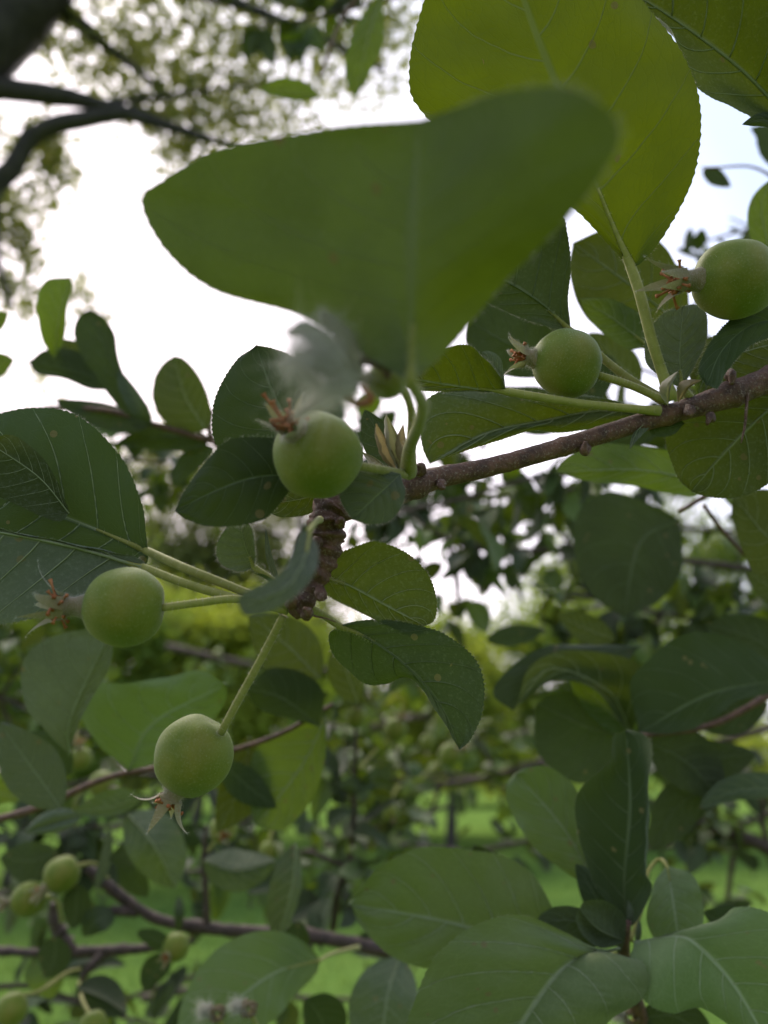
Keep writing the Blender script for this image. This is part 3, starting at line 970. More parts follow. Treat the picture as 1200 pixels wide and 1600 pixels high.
shoot('apple_branch', 'branch of lit leaves over the lawn around the upright twig',
      [(300, 1240, 1.7, 7), (440, 1220, 1.7, 6), (580, 1240, 1.7, 5), (700, 1210, 1.7, 4), (820, 1240, 1.7, 3)], 70, 0.052, 62, kinds=[0, 3, 7, 4], side=[[(440, 1220, 1.7, 5), (470, 1150, 1.7, 2)], [(580, 1240, 1.7, 4), (640, 1180, 1.7, 2)]], dense=1.6)
shoot('apple_branch', 'fine leafy branch seen between young spur leaf and left shoot',
      [(120, 780, 1.6, 6), (240, 770, 1.6, 5), (340, 800, 1.6, 4), (440, 840, 1.6, 3)], 24, 0.035, 63, kinds=[0, 3, 7], dense=1.3)
shoot('apple_branch', 'low leafy branch in front of the grass beneath the low brown branch',
      [(220, 1560, 1.2, 7), (360, 1540, 1.2, 6), (480, 1560, 1.2, 5), (640, 1560, 1.2, 3)], 24, 0.045, 64, kinds=[0, 3, 4, 1], dense=1.3)
shoot('apple_branch', 'leaf-crowded branch above the forked low branch, bright and dark leaves mixed',
      [(-60, 1400, .95, 6), (80, 1390, .95, 5), (220, 1370, .95, 4), (360, 1360, .95, 4), (460, 1380, .95, 3)], 26, 0.045, 65, kinds=[0, 3, 4, 1], dense=1.3)
shoot('apple_branch', 'leafy branch closing the sky beyond the round dark leaf',
      [(1320, 820, 1.3, 6), (1160, 830, 1.3, 5), (1000, 820, 1.3, 5), (860, 800, 1.3, 4), (740, 820, 1.3, 3)], 44, 0.045, 66, kinds=[0, 1, 2, 5], dense=1.3)
shoot('apple_branch', 'small-leaved branch closing the gap right of the knobbly spur',
      [(480, 880, 1.5, 5), (600, 830, 1.5, 5), (720, 790, 1.5, 4), (860, 800, 1.5, 3)], 46, 0.05, 67, kinds=[0, 1, 2, 3, 5], dense=1.4, side=[[(600, 830, 1.5, 4), (640, 900, 1.5, 3), (650, 960, 1.5, 2)]])
shoot('apple_branch', 'shaded leaves just above the large leaf of the rosette, hiding part of the lawn',
      [(500, 1330, 1.3, 6), (620, 1320, 1.3, 5), (740, 1330, 1.3, 5), (880, 1300, 1.3, 3)], 30, 0.05, 68, kinds=[0, 1, 2, 3, 5], dense=1.3)
shoot('apple_branch', 'drooping leafy branch beside the curled leaf, before the far lawn',
      [(1260, 1240, 1.4, 6), (1160, 1290, 1.4, 5), (1060, 1320, 1.4, 5), (960, 1330, 1.4, 3)], 30, 0.05, 69, kinds=[0, 1, 3, 5], dense=1.3)
shoot('apple_branch', 'fresh green leaves crowding the space around the low forked branch',
      [(-60, 1250, .85, 4), (80, 1230, .85, 4), (220, 1210, .85, 4), (360, 1230, .85, 3), (480, 1200, .85, 2)], 34, 0.042, 71, kinds=[3, 7, 0], dense=1.3, side=[[(80, 1230, .85, 3), (120, 1330, .85, 3), (100, 1440, .85, 2)], [(360, 1230, .85, 3), (400, 1320, .85, 3), (390, 1420, .85, 2)]])
shoot('apple_branch', 'fresh green leaves low over the grass beneath the forked branch twigs',
      [(120, 1620, .8, 4), (200, 1560, .8, 4), (330, 1520, .8, 3), (440, 1520, .8, 2)], 16, 0.04, 72, kinds=[3, 7, 0], dense=1.2)
shoot('apple_branch', 'leafy twig in the sky behind the two upper fruitlets',
      [(1340, 420, .7, 3), (1220, 400, .7, 3), (1120, 420, .7, 2), (1050, 460, .7, 1.5)], 10, 0.036, 73, kinds=[1, 2, 5], dense=1.2)
shoot('apple_branch', 'mixed green branch in the gap between low twig and large leaves',
      [(380, 1340, 1.1, 5), (480, 1330, 1.1, 5), (600, 1290, 1.1, 4), (700, 1260, 1.1, 3)], 40, 0.05, 52, kinds=[0, 1, 3, 4])
shoot('apple_branch', 'soft leafy branch low over the grass in the corner under the fork',
      [(-80, 1560, .75, 6), (40, 1540, .75, 5), (160, 1580, .75, 4), (300, 1620, .75, 3)], 18, 0.045, 53, kinds=[0, 1, 4, 2])
shoot('apple_branch', 'leafy branch crossing behind the left fruitlet and its grey leaf',
      [(-100, 960, 1.1, 6), (20, 1000, 1.1, 5), (120, 1060, 1.1, 4), (240, 1110, 1.1, 3), (330, 1120, 1.1, 2)], 44, 0.05, 54, kinds=[0, 3, 4, 7])
shoot('apple_branch', 'far leafy branch by the end of the lawn, behind the curled leaf',
      [(1260, 1120, 1.6, 8), (1120, 1160, 1.6, 7), (1000, 1190, 1.6, 6), (900, 1180, 1.6, 4), (840, 1200, 1.6, 3)], 50, 0.05, 55, kinds=[0, 1, 3, 4])
shoot('apple_branch', 'small dark leaves below the level upright-pair leaf, before the white sky',
      [(400, 720, .75, 4), (300, 720, .75, 3), (220, 720, .75, 3), (120, 690, .75, 2)], 16, 0.036, 56)

# ================================================================== THE LOW BRANCH, LOWER LEFT
D1 = 0.53
lb = thing('apple_branch', 'low brown forked branch with small apples and dark leaves over the grass', 'branch', P(650, 1495, D1), 'leafy apple branches further back')
for pts, nm in [
    ([(760, 1520, D1, 13), (650, 1496, D1, 13), (560, 1476, D1, 13), (480, 1462, D1, 13), (400, 1457, D1, 12), (320, 1450, D1, 11), (250, 1438, D1, 10), (205, 1412, D1, 10), (170, 1385, D1, 11), (135, 1355, D1, 9)], 'wood'),
    ([(-60, 1485, D1 + .02, 8), (0, 1486, D1 + .02, 8), (60, 1489, D1 + .02, 8), (110, 1488, D1 + .02, 11), (160, 1486, D1 + .02, 10), (240, 1480, D1 + .01, 8), (300, 1470, D1, 7)], 'side_twig'),
    ([(112, 1488, D1 + .02, 13), (95, 1460, D1 + .02, 13), (84, 1430, D1 + .02, 10), (84, 1410, D1 + .02, 6)], 'side_twig'),
    ([(165, 1486, D1 + .02, 9), (140, 1512, D1 + .01, 8), (122, 1540, D1 + .01, 4)], 'side_twig'),
    ([(324, 1452, D1, 7), (322, 1400, D1, 5.5), (318, 1340, D1, 5), (322, 1290, D1, 3)], 'side_twig'),
    ([(215, 1425, D1, 9), (175, 1424, D1 - .01, 8), (135, 1422, D1 - .02, 4)], 'side_twig'),
    ([(480, 1530, D1 - .03, 8), (486, 1500, D1 - .02, 8), (470, 1465, D1, 6)], 'spur')]:
    twig(lb, [(*q_[:3], q_[3] * .82) for q_ in pts], n=60, k=9, rough=0.22, freq=230, mat=BARKM, name=nm, knots=[(.2, .25, .02), (.45, .3, .02), (.7, .25, .02)])
for sp in [
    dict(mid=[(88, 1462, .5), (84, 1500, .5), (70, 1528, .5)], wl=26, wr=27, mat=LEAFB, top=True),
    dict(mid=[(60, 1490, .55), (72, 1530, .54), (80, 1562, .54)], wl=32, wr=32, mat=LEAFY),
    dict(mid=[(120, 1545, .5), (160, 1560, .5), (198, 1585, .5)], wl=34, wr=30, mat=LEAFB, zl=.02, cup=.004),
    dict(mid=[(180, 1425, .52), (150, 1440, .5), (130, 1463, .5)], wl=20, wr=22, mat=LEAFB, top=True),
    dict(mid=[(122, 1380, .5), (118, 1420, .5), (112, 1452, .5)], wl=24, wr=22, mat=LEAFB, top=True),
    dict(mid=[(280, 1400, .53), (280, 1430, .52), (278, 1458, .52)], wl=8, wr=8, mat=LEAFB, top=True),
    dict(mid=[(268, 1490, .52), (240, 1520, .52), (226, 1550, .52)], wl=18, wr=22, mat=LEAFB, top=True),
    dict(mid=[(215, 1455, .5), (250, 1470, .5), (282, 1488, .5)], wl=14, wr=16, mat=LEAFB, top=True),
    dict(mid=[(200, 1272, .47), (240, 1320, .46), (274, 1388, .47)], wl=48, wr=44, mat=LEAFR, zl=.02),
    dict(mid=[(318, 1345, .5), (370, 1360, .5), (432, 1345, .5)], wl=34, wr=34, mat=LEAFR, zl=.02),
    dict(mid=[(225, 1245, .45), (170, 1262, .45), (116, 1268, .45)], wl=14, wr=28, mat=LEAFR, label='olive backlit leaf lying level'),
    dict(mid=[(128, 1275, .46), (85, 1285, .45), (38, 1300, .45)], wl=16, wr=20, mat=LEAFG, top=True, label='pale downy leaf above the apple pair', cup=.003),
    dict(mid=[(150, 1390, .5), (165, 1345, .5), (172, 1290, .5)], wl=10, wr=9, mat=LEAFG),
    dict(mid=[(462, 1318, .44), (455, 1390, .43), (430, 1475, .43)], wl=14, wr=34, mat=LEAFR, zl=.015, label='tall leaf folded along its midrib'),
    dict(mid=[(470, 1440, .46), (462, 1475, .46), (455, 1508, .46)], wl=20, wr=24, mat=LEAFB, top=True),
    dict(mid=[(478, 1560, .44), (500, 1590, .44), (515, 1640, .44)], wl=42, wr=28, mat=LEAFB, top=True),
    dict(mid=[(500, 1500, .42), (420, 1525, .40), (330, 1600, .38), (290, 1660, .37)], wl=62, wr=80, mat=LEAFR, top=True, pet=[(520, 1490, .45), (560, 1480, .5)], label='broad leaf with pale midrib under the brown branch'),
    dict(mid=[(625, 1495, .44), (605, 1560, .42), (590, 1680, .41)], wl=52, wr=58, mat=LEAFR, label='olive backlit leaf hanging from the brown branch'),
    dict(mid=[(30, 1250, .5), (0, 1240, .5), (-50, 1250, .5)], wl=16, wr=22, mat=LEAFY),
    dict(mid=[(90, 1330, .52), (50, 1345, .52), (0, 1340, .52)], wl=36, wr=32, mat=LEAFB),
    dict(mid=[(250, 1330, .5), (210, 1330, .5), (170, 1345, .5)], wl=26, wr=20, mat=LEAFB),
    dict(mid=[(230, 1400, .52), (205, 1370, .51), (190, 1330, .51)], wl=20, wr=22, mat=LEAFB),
]:
    leaf(lb, **sp)

small = 'small green apples on the low and far branches'
SB = dict(fine=False, stam=9, group=small)
apple('small apple with rusty calyx on the low branch, upper of the touching pair', (97, 1366, .50), 27, (-.7, -.5, .6), [(120, 1352, .485), (150, 1350, .5), (168, 1372, .52)], sr=3, seed=31, **SB)
apple('small pale apple with white woolly calyx, lower of the touching pair', (45, 1405, .50), 26, (-1, 0, .4), [(74, 1400, .48), (90, 1410, .5), (96, 1440, .53)], sr=3, wool=700, seed=32, **SB)
apple('plump yellow-green apple in the bottom corner below the fork', (18, 1577, .46), 24, (.1, -1, .2), [(20, 1556, .46), (60, 1550, .49), (105, 1520, .52), (125, 1515, .53)], sr=3, seed=33, **SB)
apple('round green apple at the bottom edge under the curled leaf', (146, 1604, .46), 22, (.2, -1, .3), [(140, 1585, .465), (128, 1560, .49), (124, 1535, .53)], sr=3, seed=34, **SB)
apple('small apple facing outward with its open calyx beside the fork leaves', (275, 1480, .5), 21, (-.35, -.1, 1), [(290, 1470, .52), (300, 1460, .53)], sr=3, seed=35, neck=.12, sep=.6, **SB)
apple('shaded apple with dark red calyx above the thin upright side twig', (350, 1296, .5), 22, (.25, 0, 1), [(340, 1310, .52), (325, 1330, .53)], sr=3, seed=36, neck=.1, sep=.5, **SB)
apple('small green apple hanging under a long pale bud, behind the grey leaf', (126, 1186, .6), 18, (0, 1, .3), [(128, 1170, .6), (112, 1120, .62), (110, 1060, .64)], sr=3, seed=37, neck=.5, **SB)
apple('small apple with rusty side beside the fruitlet down of the lowest hanging one', (160, 1226, .55), 21, (1, -.2, .6), [(142, 1226, .56), (120, 1250, .58), (118, 1290, .6)], sr=3, seed=38, **SB)
apple('tiny apple upper of two under the thin far branch', (722, 871, .86), 15, (.3, -1, .3), [(718, 858, .86), (700, 845, .86)], sr=2, seed=39, **SB)
apple('tiny apple lower of two, dangling in the bright sky gap', (747, 902, .86), 14, (.2, -1, .2), [(738, 890, .86), (720, 860, .86), (712, 850, .86)], sr=2, seed=40, **SB)
apple('tiny apple sitting on top of the thin far branch', (752, 838, .87), 13, (.1, 1, .2), [(752, 848, .87), (752, 858, .865)], sr=2, seed=41, **SB)
apple('tiny green apple above the long bare twig in the shaded leaves', (725, 812, .9), 14, (.5, 1, .2), [(718, 822, .9), (705, 842, .88)], sr=2, seed=42, **SB)
apple('far green apple on the upright brown twig, beside the folded leaf tip', (555, 1120, .66), 17, (.2, .9, .4), [(555, 1134, .66), (556, 1160, .66)], sr=2, seed=43, **SB)
apple('far green apple a little right of the upright twig top', (618, 1140, .7), 18, (.3, .8, .3), [(608, 1155, .7), (580, 1180, .7), (556, 1210, .67)], sr=2, seed=44, **SB)
apple('far pale apple beneath the drooping leaf tip', (703, 1180, .9), 18, (.6, .5, .3), [(690, 1190, .92), (670, 1205, 1.1), (650, 1222, 1.45)], sr=2, seed=45, **SB)


for i, (x, y, d, r, cal) in enumerate([(232, 1150, .62, 15, (.3, -1, .4)), (610, 1268, .9, 13, (.4, -.6, 1)), (60, 1180, .9, 13, (-.4, -.5, 1)), (420, 1330, .66, 15, (.2, -.8, .7)), (668, 1160, 1.2, 12, (0, -1, .3)), (800, 900, .9, 12, (.2, -1, .3))]):
    apple(['small far fruitlet showing just over the edge of the lowest hanging fruitlet', 'little far fruitlet right of the upright brown twig above the rosette leaf', 'little far fruitlet near the grey blurred leaves at the side',
           'small fruitlet beside the tall leaf folded along its midrib', 'far fruitlet among bright leaves left of the drooping leaf tip', 'tiny fruitlet under the thin far branch, right of the dangling one'][i],
          (x, y, d), r, cal, [(x, y - r, d), (x + 6, y - r * 2.2, d + .01), (x + 14, y - r * 3.2, d + .02)], sr=2, seed=60 + i, neck=.12, sep=.6, **SB)


def husk(label, x, y, d, seed):
    """a withered blossom: curled papery petals in white wool"""
    rs = random.Random(seed)
    t = thing('withered_blossom', label, 'blossom', P(x, y, d), 'withered woolly blossoms at the bottom')
    s = 17 * d / F
    O = P(x, y, d)
    for q in range(4):
        a0 = q * 1.6 + rs.random()
        pts = []
        for i in range(7):
            a1 = a0 + i * 0.42
            pts.append([*(O + RX * math.cos(a1) * s * 0.6 + UP * (math.sin(a1) * s * 0.55) - FW * (i - 3) * s * 0.12), s * (0.32 - 0.03 * i)])
        v, f, dd = tube(pts, n=10, k=6, world=True)
        mk('petal', v, f, PAPER, t, origin=v[0])
    rn = np.random.RandomState(seed)
    S = O - RX * s * 0.9 + UP * s * 0.3 + rn.randn(200, 3) * s * 0.3
    v, f = fuzz(S, -np.repeat(RX[None], 200, 0) + rn.randn(200, 3) * 0.8, 900, s * 0.9, 0.00006, 1.0, rn)
    mk('wool_tuft', v, f, WOOL, t, stuff=True)
    v, f, dd = tube([(x + 4, y + 6, d, 4), (x + 12, y + 24, d + .01, 4), (x + 30, y + 60, d + .03, 4)], n=8, k=6)
    mk('stalk', v, f, PET, t)


husk('withered woolly blossom, the left of two on the bottom edge', 338, 1584, .37, 3)
husk('withered woolly blossom, the right of two, curled tighter', 388, 1578, .37, 4)
husk('dark reddish withered blossom tucked between two broad leaves', 985, 1590, .33, 5)

# ================================================================== LEFT SHOOT AGAINST THE SKY
D2 = 0.44
ls = thing('apple_branch', 'leafy shoot silhouetted on the white sky, between serrated leaf and big blurred leaf', 'branch', P(335, 690, D2))
twig(ls, [(420, 760, D2, 6), (335, 690, D2, 5), (330, 640, D2, 3.5)], n=16)
twig(ls, [(335, 690, D2, 5), (235, 662, D2, 5), (160, 640, D2, 5), (60, 640, D2 + .03, 5), (-60, 660, D2 + .05, 5)], n=20, name='side_twig')
for sp in [
    dict(mid=[(322, 672, .43), (290, 620, .43), (272, 556, .43)], wl=52, wr=34, zl=.02, a=.95, b=.55, mat=LEAF, label='oval leaf standing upright against the white sky'),
    dict(mid=[(235, 662, .43), (185, 590, .42), (140, 484, .42)], left=[(190, 640), (140, 575), (116, 530), (120, 500)], right=[(215, 630), (196, 590), (185, 560), (178, 520), (160, 495)], mat=LEAFB),
    dict(mid=[(238, 664, .43), (222, 635, .42), (186, 575, .42)], left=[(210, 650), (190, 620), (182, 590)], right=[(236, 645), (215, 610)], mat=LEAFG, top=True),
    dict(mid=[(170, 610, .44), (130, 585, .44), (44, 565, .44)], left=[(140, 608), (100, 592), (60, 585)], right=[(165, 580), (120, 548), (75, 545)], mat=LEAFB),
    dict(mid=[(85, 560, .43), (92, 500, .42), (110, 432, .42)], left=[(66, 530), (58, 470), (72, 438)], right=[(100, 530), (105, 480), (112, 450)], mat=LEAFY),
    dict(mid=[(150, 600, .45), (120, 560, .45), (88, 530, .45)], wl=20, wr=26, mat=LEAF),
    dict(mid=[(235, 664, .43), (180, 650, .44), (86, 625, .45)], wl=26, wr=16, mat=LEAFB, label='level leaf under the upright pair'),
    dict(mid=[(330, 690, .44), (260, 685, .45), (185, 690, .45)], wl=20, wr=24, mat=LEAFB),
    dict(mid=[(335, 700, .44), (300, 720, .45), (270, 760, .45)], wl=16, wr=20, mat=LEAFB),
    dict(mid=[(-30, 590, .42), (0, 570, .42), (22, 562, .42)], wl=22, wr=18, mat=LEAFY),
    dict(mid=[(-30, 520, .42), (-10, 505, .42), (12, 490, .42)], wl=18, wr=16, mat=LEAFY),
]:
    leaf(ls, **sp)

ul = thing('leafy_twig', 'thin twig with two yellow-green leaves hanging before the feathery tree', 'branch', P(600, -40, .6))
twig(ul, [(700, -90, .62, 5), (610, -50, .6, 4), (540, 20, .6, 3), (500, 120, .6, 2)], n=18)
leaf(ul, mid=[(598, -10, .58), (575, 60, .57), (556, 155, .57)], left=[(600, 60), (580, 110), (562, 145)], right=[(560, 30), (540, 90), (542, 130)], mat=LEAFY, det=1)
leaf(ul, mid=[(500, 152, .6), (450, 146, .6), (404, 141, .6)], left=[(470, 158), (430, 152)], right=[(480, 128), (440, 122), (415, 132)], mat=LEAFY, det=1)

# ================================================================== CENTRE-RIGHT LEAVES BEHIND THE TWIG
rb = thing('apple_branch', 'branch with broad backlit leaves just behind the main brown twig', 'branch', P(1300, 780, .36))
twig(rb, [(1340, 620, .34, 8), (1250, 700, .35, 7), (1130, 760, .36, 5), (1060, 800, .37, 3)], n=20)
twig(rb, [(1100, 790, .36, 3), (1130, 830, .37, 3), (1180, 880, .38, 3), (1260, 930, .38, 3)], n=20, name='side_twig')
for sp in [
    dict(mid=[(1062, 812, .47), (1000, 850, .465), (975, 965, .46)], left=[(1010, 785), (950, 768), (905, 800), (897, 860), (920, 925)], right=[(1066, 850), (1064, 890), (1035, 935)], mat=LEAFB, label='nearly round dark leaf'),
    dict(mid=[(1125, 758, .34), (1000, 735, .33), (868, 738, .32)], left=[(1080, 775), (1000, 760), (920, 752)], right=[(1085, 715), (1000, 697), (930, 695), (885, 715)], mat=LEAFY, pet=[(1160, 770, .35), (1200, 740, .355)]),
    dict(mid=[(1260, 880, .33), (1200, 840, .33), (1146, 775, .33)], left=[(1190, 900), (1160, 860), (1145, 810)], right=[(1250, 800), (1200, 765)], mat=LEAF),
    dict(mid=[(1250, 940, .4), (1210, 920, .4), (1166, 895, .4)], wl=26, wr=26, mat=LEAF),
    dict(mid=[(1080, 520, .33), (990, 450, .32), (895, 380, .32)], left=[(1000, 545), (920, 500), (890, 430)], right=[(1070, 440), (1020, 372), (950, 360)], mat=LEAF, label='green leaf seen behind the woolly leaf bases'),
    dict(mid=[(1012, 540, .30), (960, 500, .30), (905, 466, .30)], left=[(980, 545), (930, 510)], right=[(1010, 500), (960, 468)], mat=LEAFY, pet=[(1030, 560, .31), (1060, 640, .33)]),
    dict(mid=[(880, 560, .34), (800, 540, .33), (730, 500, .33)], left=[(840, 590), (770, 580), (730, 540)], right=[(870, 500), (800, 460), (745, 465)], mat=LEAFB),
    dict(mid=[(960, 560, .36), (900, 600, .36), (850, 650, .36)], wl=44, wr=36, mat=LEAFB),
    dict(mid=[(1000, 600, .38), (960, 560, .38), (920, 520, .38)], wl=34, wr=30, mat=LEAF),
    dict(mid=[(900, 650, .38), (820, 640, .38), (760, 610, .38)], wl=36, wr=40, mat=LEAFB),
    dict(mid=[(1040, 660, .38), (960, 690, .38), (900, 700, .38)], wl=22, wr=24, mat=LEAFB),
    dict(mid=[(1210, 420, .36), (1190, 330, .36), (1205, 280, .36)], wl=24, wr=20, mat=LEAFY),
]:
    leaf(rb, **sp)
hi = thing('leafy_twig', 'twig of small dark leaves on the blue sky beside the backlit leaf edge', 'branch', P(1240, 240, .5))
twig(hi, [(1300, 330, .52, 4), (1240, 300, .52, 3), (1180, 262, .52, 2), (1120, 262, .52, 1.6), (1096, 262, .52, 1)], n=18)
leaf(hi, mid=[(1098, 266, .52), (1118, 276, .52), (1142, 292, .52)], wl=13, wr=14, mat=LEAFB)
leaf(hi, mid=[(1215, 262, .52), (1195, 215, .52), (1172, 200, .52)], wl=18, wr=22, mat=LEAFB)
leaf(hi, mid=[(1200, 300, .52), (1180, 330, .52), (1175, 350, .52)], wl=8, wr=10, mat=LEAFB)

# ================================================================== MIDDLE-RIGHT DARK LEAVES
D3 = 0.40
mr = thing('apple_branch', 'branch of broad dark leaves, one curled over, above the pale leaf rosette', 'branch', P(1240, 1080, D3))
twig(mr, [(1330, 1010, .42, 7), (1240, 1062, .41, 6), (1120, 1130, .41, 5), (1000, 1150, .41, 4)], n=20)
for sp in [
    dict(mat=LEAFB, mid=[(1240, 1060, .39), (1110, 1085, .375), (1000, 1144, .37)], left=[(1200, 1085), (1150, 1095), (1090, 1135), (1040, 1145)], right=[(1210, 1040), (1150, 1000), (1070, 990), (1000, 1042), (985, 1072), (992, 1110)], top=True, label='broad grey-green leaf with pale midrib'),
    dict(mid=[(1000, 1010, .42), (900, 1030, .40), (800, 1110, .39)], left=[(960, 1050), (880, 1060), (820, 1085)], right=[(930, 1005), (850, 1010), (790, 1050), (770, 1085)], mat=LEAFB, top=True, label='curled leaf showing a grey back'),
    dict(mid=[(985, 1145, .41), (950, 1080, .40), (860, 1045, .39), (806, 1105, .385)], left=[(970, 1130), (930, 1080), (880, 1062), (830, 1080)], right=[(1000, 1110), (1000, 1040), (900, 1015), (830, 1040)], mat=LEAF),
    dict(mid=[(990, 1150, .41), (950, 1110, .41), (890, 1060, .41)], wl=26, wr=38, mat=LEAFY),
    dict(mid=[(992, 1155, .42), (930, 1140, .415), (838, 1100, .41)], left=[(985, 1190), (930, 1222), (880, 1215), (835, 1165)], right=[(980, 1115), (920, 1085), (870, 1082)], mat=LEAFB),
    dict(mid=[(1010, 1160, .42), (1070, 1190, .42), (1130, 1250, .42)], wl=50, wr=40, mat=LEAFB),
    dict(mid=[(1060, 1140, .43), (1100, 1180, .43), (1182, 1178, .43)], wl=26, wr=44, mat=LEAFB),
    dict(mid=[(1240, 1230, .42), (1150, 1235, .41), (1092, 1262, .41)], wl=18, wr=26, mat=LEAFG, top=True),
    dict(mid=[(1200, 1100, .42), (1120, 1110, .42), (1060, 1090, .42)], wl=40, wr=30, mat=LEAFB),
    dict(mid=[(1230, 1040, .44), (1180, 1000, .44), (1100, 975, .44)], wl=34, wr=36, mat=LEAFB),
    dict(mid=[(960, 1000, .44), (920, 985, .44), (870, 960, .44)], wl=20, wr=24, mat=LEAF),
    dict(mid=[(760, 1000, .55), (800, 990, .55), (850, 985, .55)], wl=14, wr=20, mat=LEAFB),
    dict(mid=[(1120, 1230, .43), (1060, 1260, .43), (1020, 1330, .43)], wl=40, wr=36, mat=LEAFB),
]:
    leaf(mr, **sp)

# ================================================================== LEAF ROSETTE, LOWER RIGHT
D4 = 0.31
ro = thing('leaf_rosette', 'rosette of broad pale-veined green leaves spreading from one downy bud', 'branch', P(980, 1480, D4))
twig(ro, [(1060, 1750, .36, 13), (1020, 1640, .34, 12), (985, 1540, .325, 11), (975, 1485, .315, 9), (982, 1440, .31, 5)], n=30, rough=.16)
for sp in [
    dict(mid=[(968, 1482, .30), (890, 1505, .288), (840, 1560, .282), (760, 1690, .275)], left=[(930, 1500), (1000, 1500), (1006, 1550), (960, 1590), (900, 1650), (820, 1690)], right=[(930, 1480), (880, 1455), (820, 1432), (760, 1440), (690, 1485), (650, 1560), (635, 1640), (680, 1700)],
         det=2, top=True, quilt=.0013, wave=.0042, mat=LEAFR, label='wide serrated leaf lowest in the rosette', cup=.003),
    dict(mid=[(990, 1472, .30), (1060, 1462, .288), (1095, 1480, .282), (1150, 1545, .277), (1215, 1660, .272)], left=[(1040, 1462), (1100, 1452), (1150, 1420), (1210, 1432), (1270, 1500), (1270, 1600)], right=[(985, 1505), (1005, 1560), (1050, 1582), (1095, 1575), (1150, 1612), (1180, 1650)],
         det=2, top=True, cup=.002, mat=LEAFR, label='bright leaf bending down beside the bud'),
    dict(mid=[(900, 1490, .325), (820, 1475, .325), (700, 1440, .33), (545, 1412, .335)], left=[(850, 1530), (720, 1520), (620, 1500), (565, 1450)], right=[(870, 1430), (830, 1365), (760, 1332), (660, 1326), (590, 1358), (560, 1390)],
         det=2, top=True, quilt=.0013, wave=.0042, mat=LEAFR, pet=[(940, 1492, .322), (972, 1490, .318)], label='large leaf reaching over the brown branch'),
    dict(mid=[(938, 1400, .34), (885, 1300, .345), (806, 1208, .35)], left=[(890, 1368), (835, 1325), (800, 1270), (792, 1230)], right=[(925, 1310), (905, 1240), (860, 1198), (825, 1198)], det=1, top=True, quilt=.0008, wave=.004, mat=LEAFR, pet=[(955, 1440, .33), (975, 1480, .318)], label='light green upright leaf'),
    dict(mid=[(982, 1450, .315), (975, 1380, .315), (985, 1260, .318), (978, 1140, .325)], left=[(950, 1410), (925, 1370), (900, 1290), (905, 1235), (950, 1190), (958, 1150)], right=[(990, 1440), (1016, 1390), (1004, 1360), (1012, 1270), (1018, 1180), (1006, 1150)],
         det=2, mat=LEAFB, top=True, cup=-.004, zr=-.012, label='tall dark leaf with one side folded up'),
    dict(mid=[(1042, 1352, .33), (1052, 1410, .32), (1062, 1480, .315)], left=[(1085, 1370), (1102, 1430), (1088, 1465)], right=[(1022, 1380), (1010, 1430), (1025, 1470)], det=1, top=True, quilt=.0008, wave=.004, mat=LEAFR, pet=[(1030, 1342, .34), (1012, 1365, .335), (1006, 1410, .325), (985, 1470, .315)]),
    dict(mid=[(975, 1470, .305), (935, 1452, .30), (905, 1420, .30)], left=[(940, 1482), (910, 1460), (900, 1435)], right=[(975, 1430), (945, 1408), (915, 1408)], det=1, mat=LEAFB, cup=.003),
    dict(mid=[(965, 1478, .31), (900, 1440, .31), (835, 1443, .31)], left=[(930, 1480), (870, 1465)], right=[(930, 1430), (880, 1415), (850, 1425)], det=1, mat=LEAFB, label='small curled leaf by the bud'),
    dict(mid=[(860, 1460, .37), (800, 1400, .37), (740, 1320, .37)], wl=52, wr=40, det=1, mat=LEAFB, top=True),
    dict(mid=[(1000, 1590, .33), (1060, 1590, .33), (1120, 1640, .33)], wl=30, wr=40, det=1, mat=LEAFB, top=True),
    dict(mid=[(1100, 1425, .33), (1130, 1440, .33), (1180, 1440, .33)], wl=26, wr=12, det=1, mat=LEAFB, top=True),
    dict(mid=[(960, 1460, .33), (930, 1400, .33), (900, 1350, .335)], wl=22, wr=30, det=1, mat=LEAFB, top=True),
]:
    leaf(ro, **sp)
for k, (x, y) in enumerate([(972, 1455), (985, 1430), (995, 1460), (965, 1475)]):
    leaf(ro, mid=[(x, y + 16, .312), (x + 3 * (k - 1), y - 4, .31), (x + 7 * (k - 1.5), y - 24, .31)], wl=5, wr=5, det=0, mat=LEAFG, name='stipule')

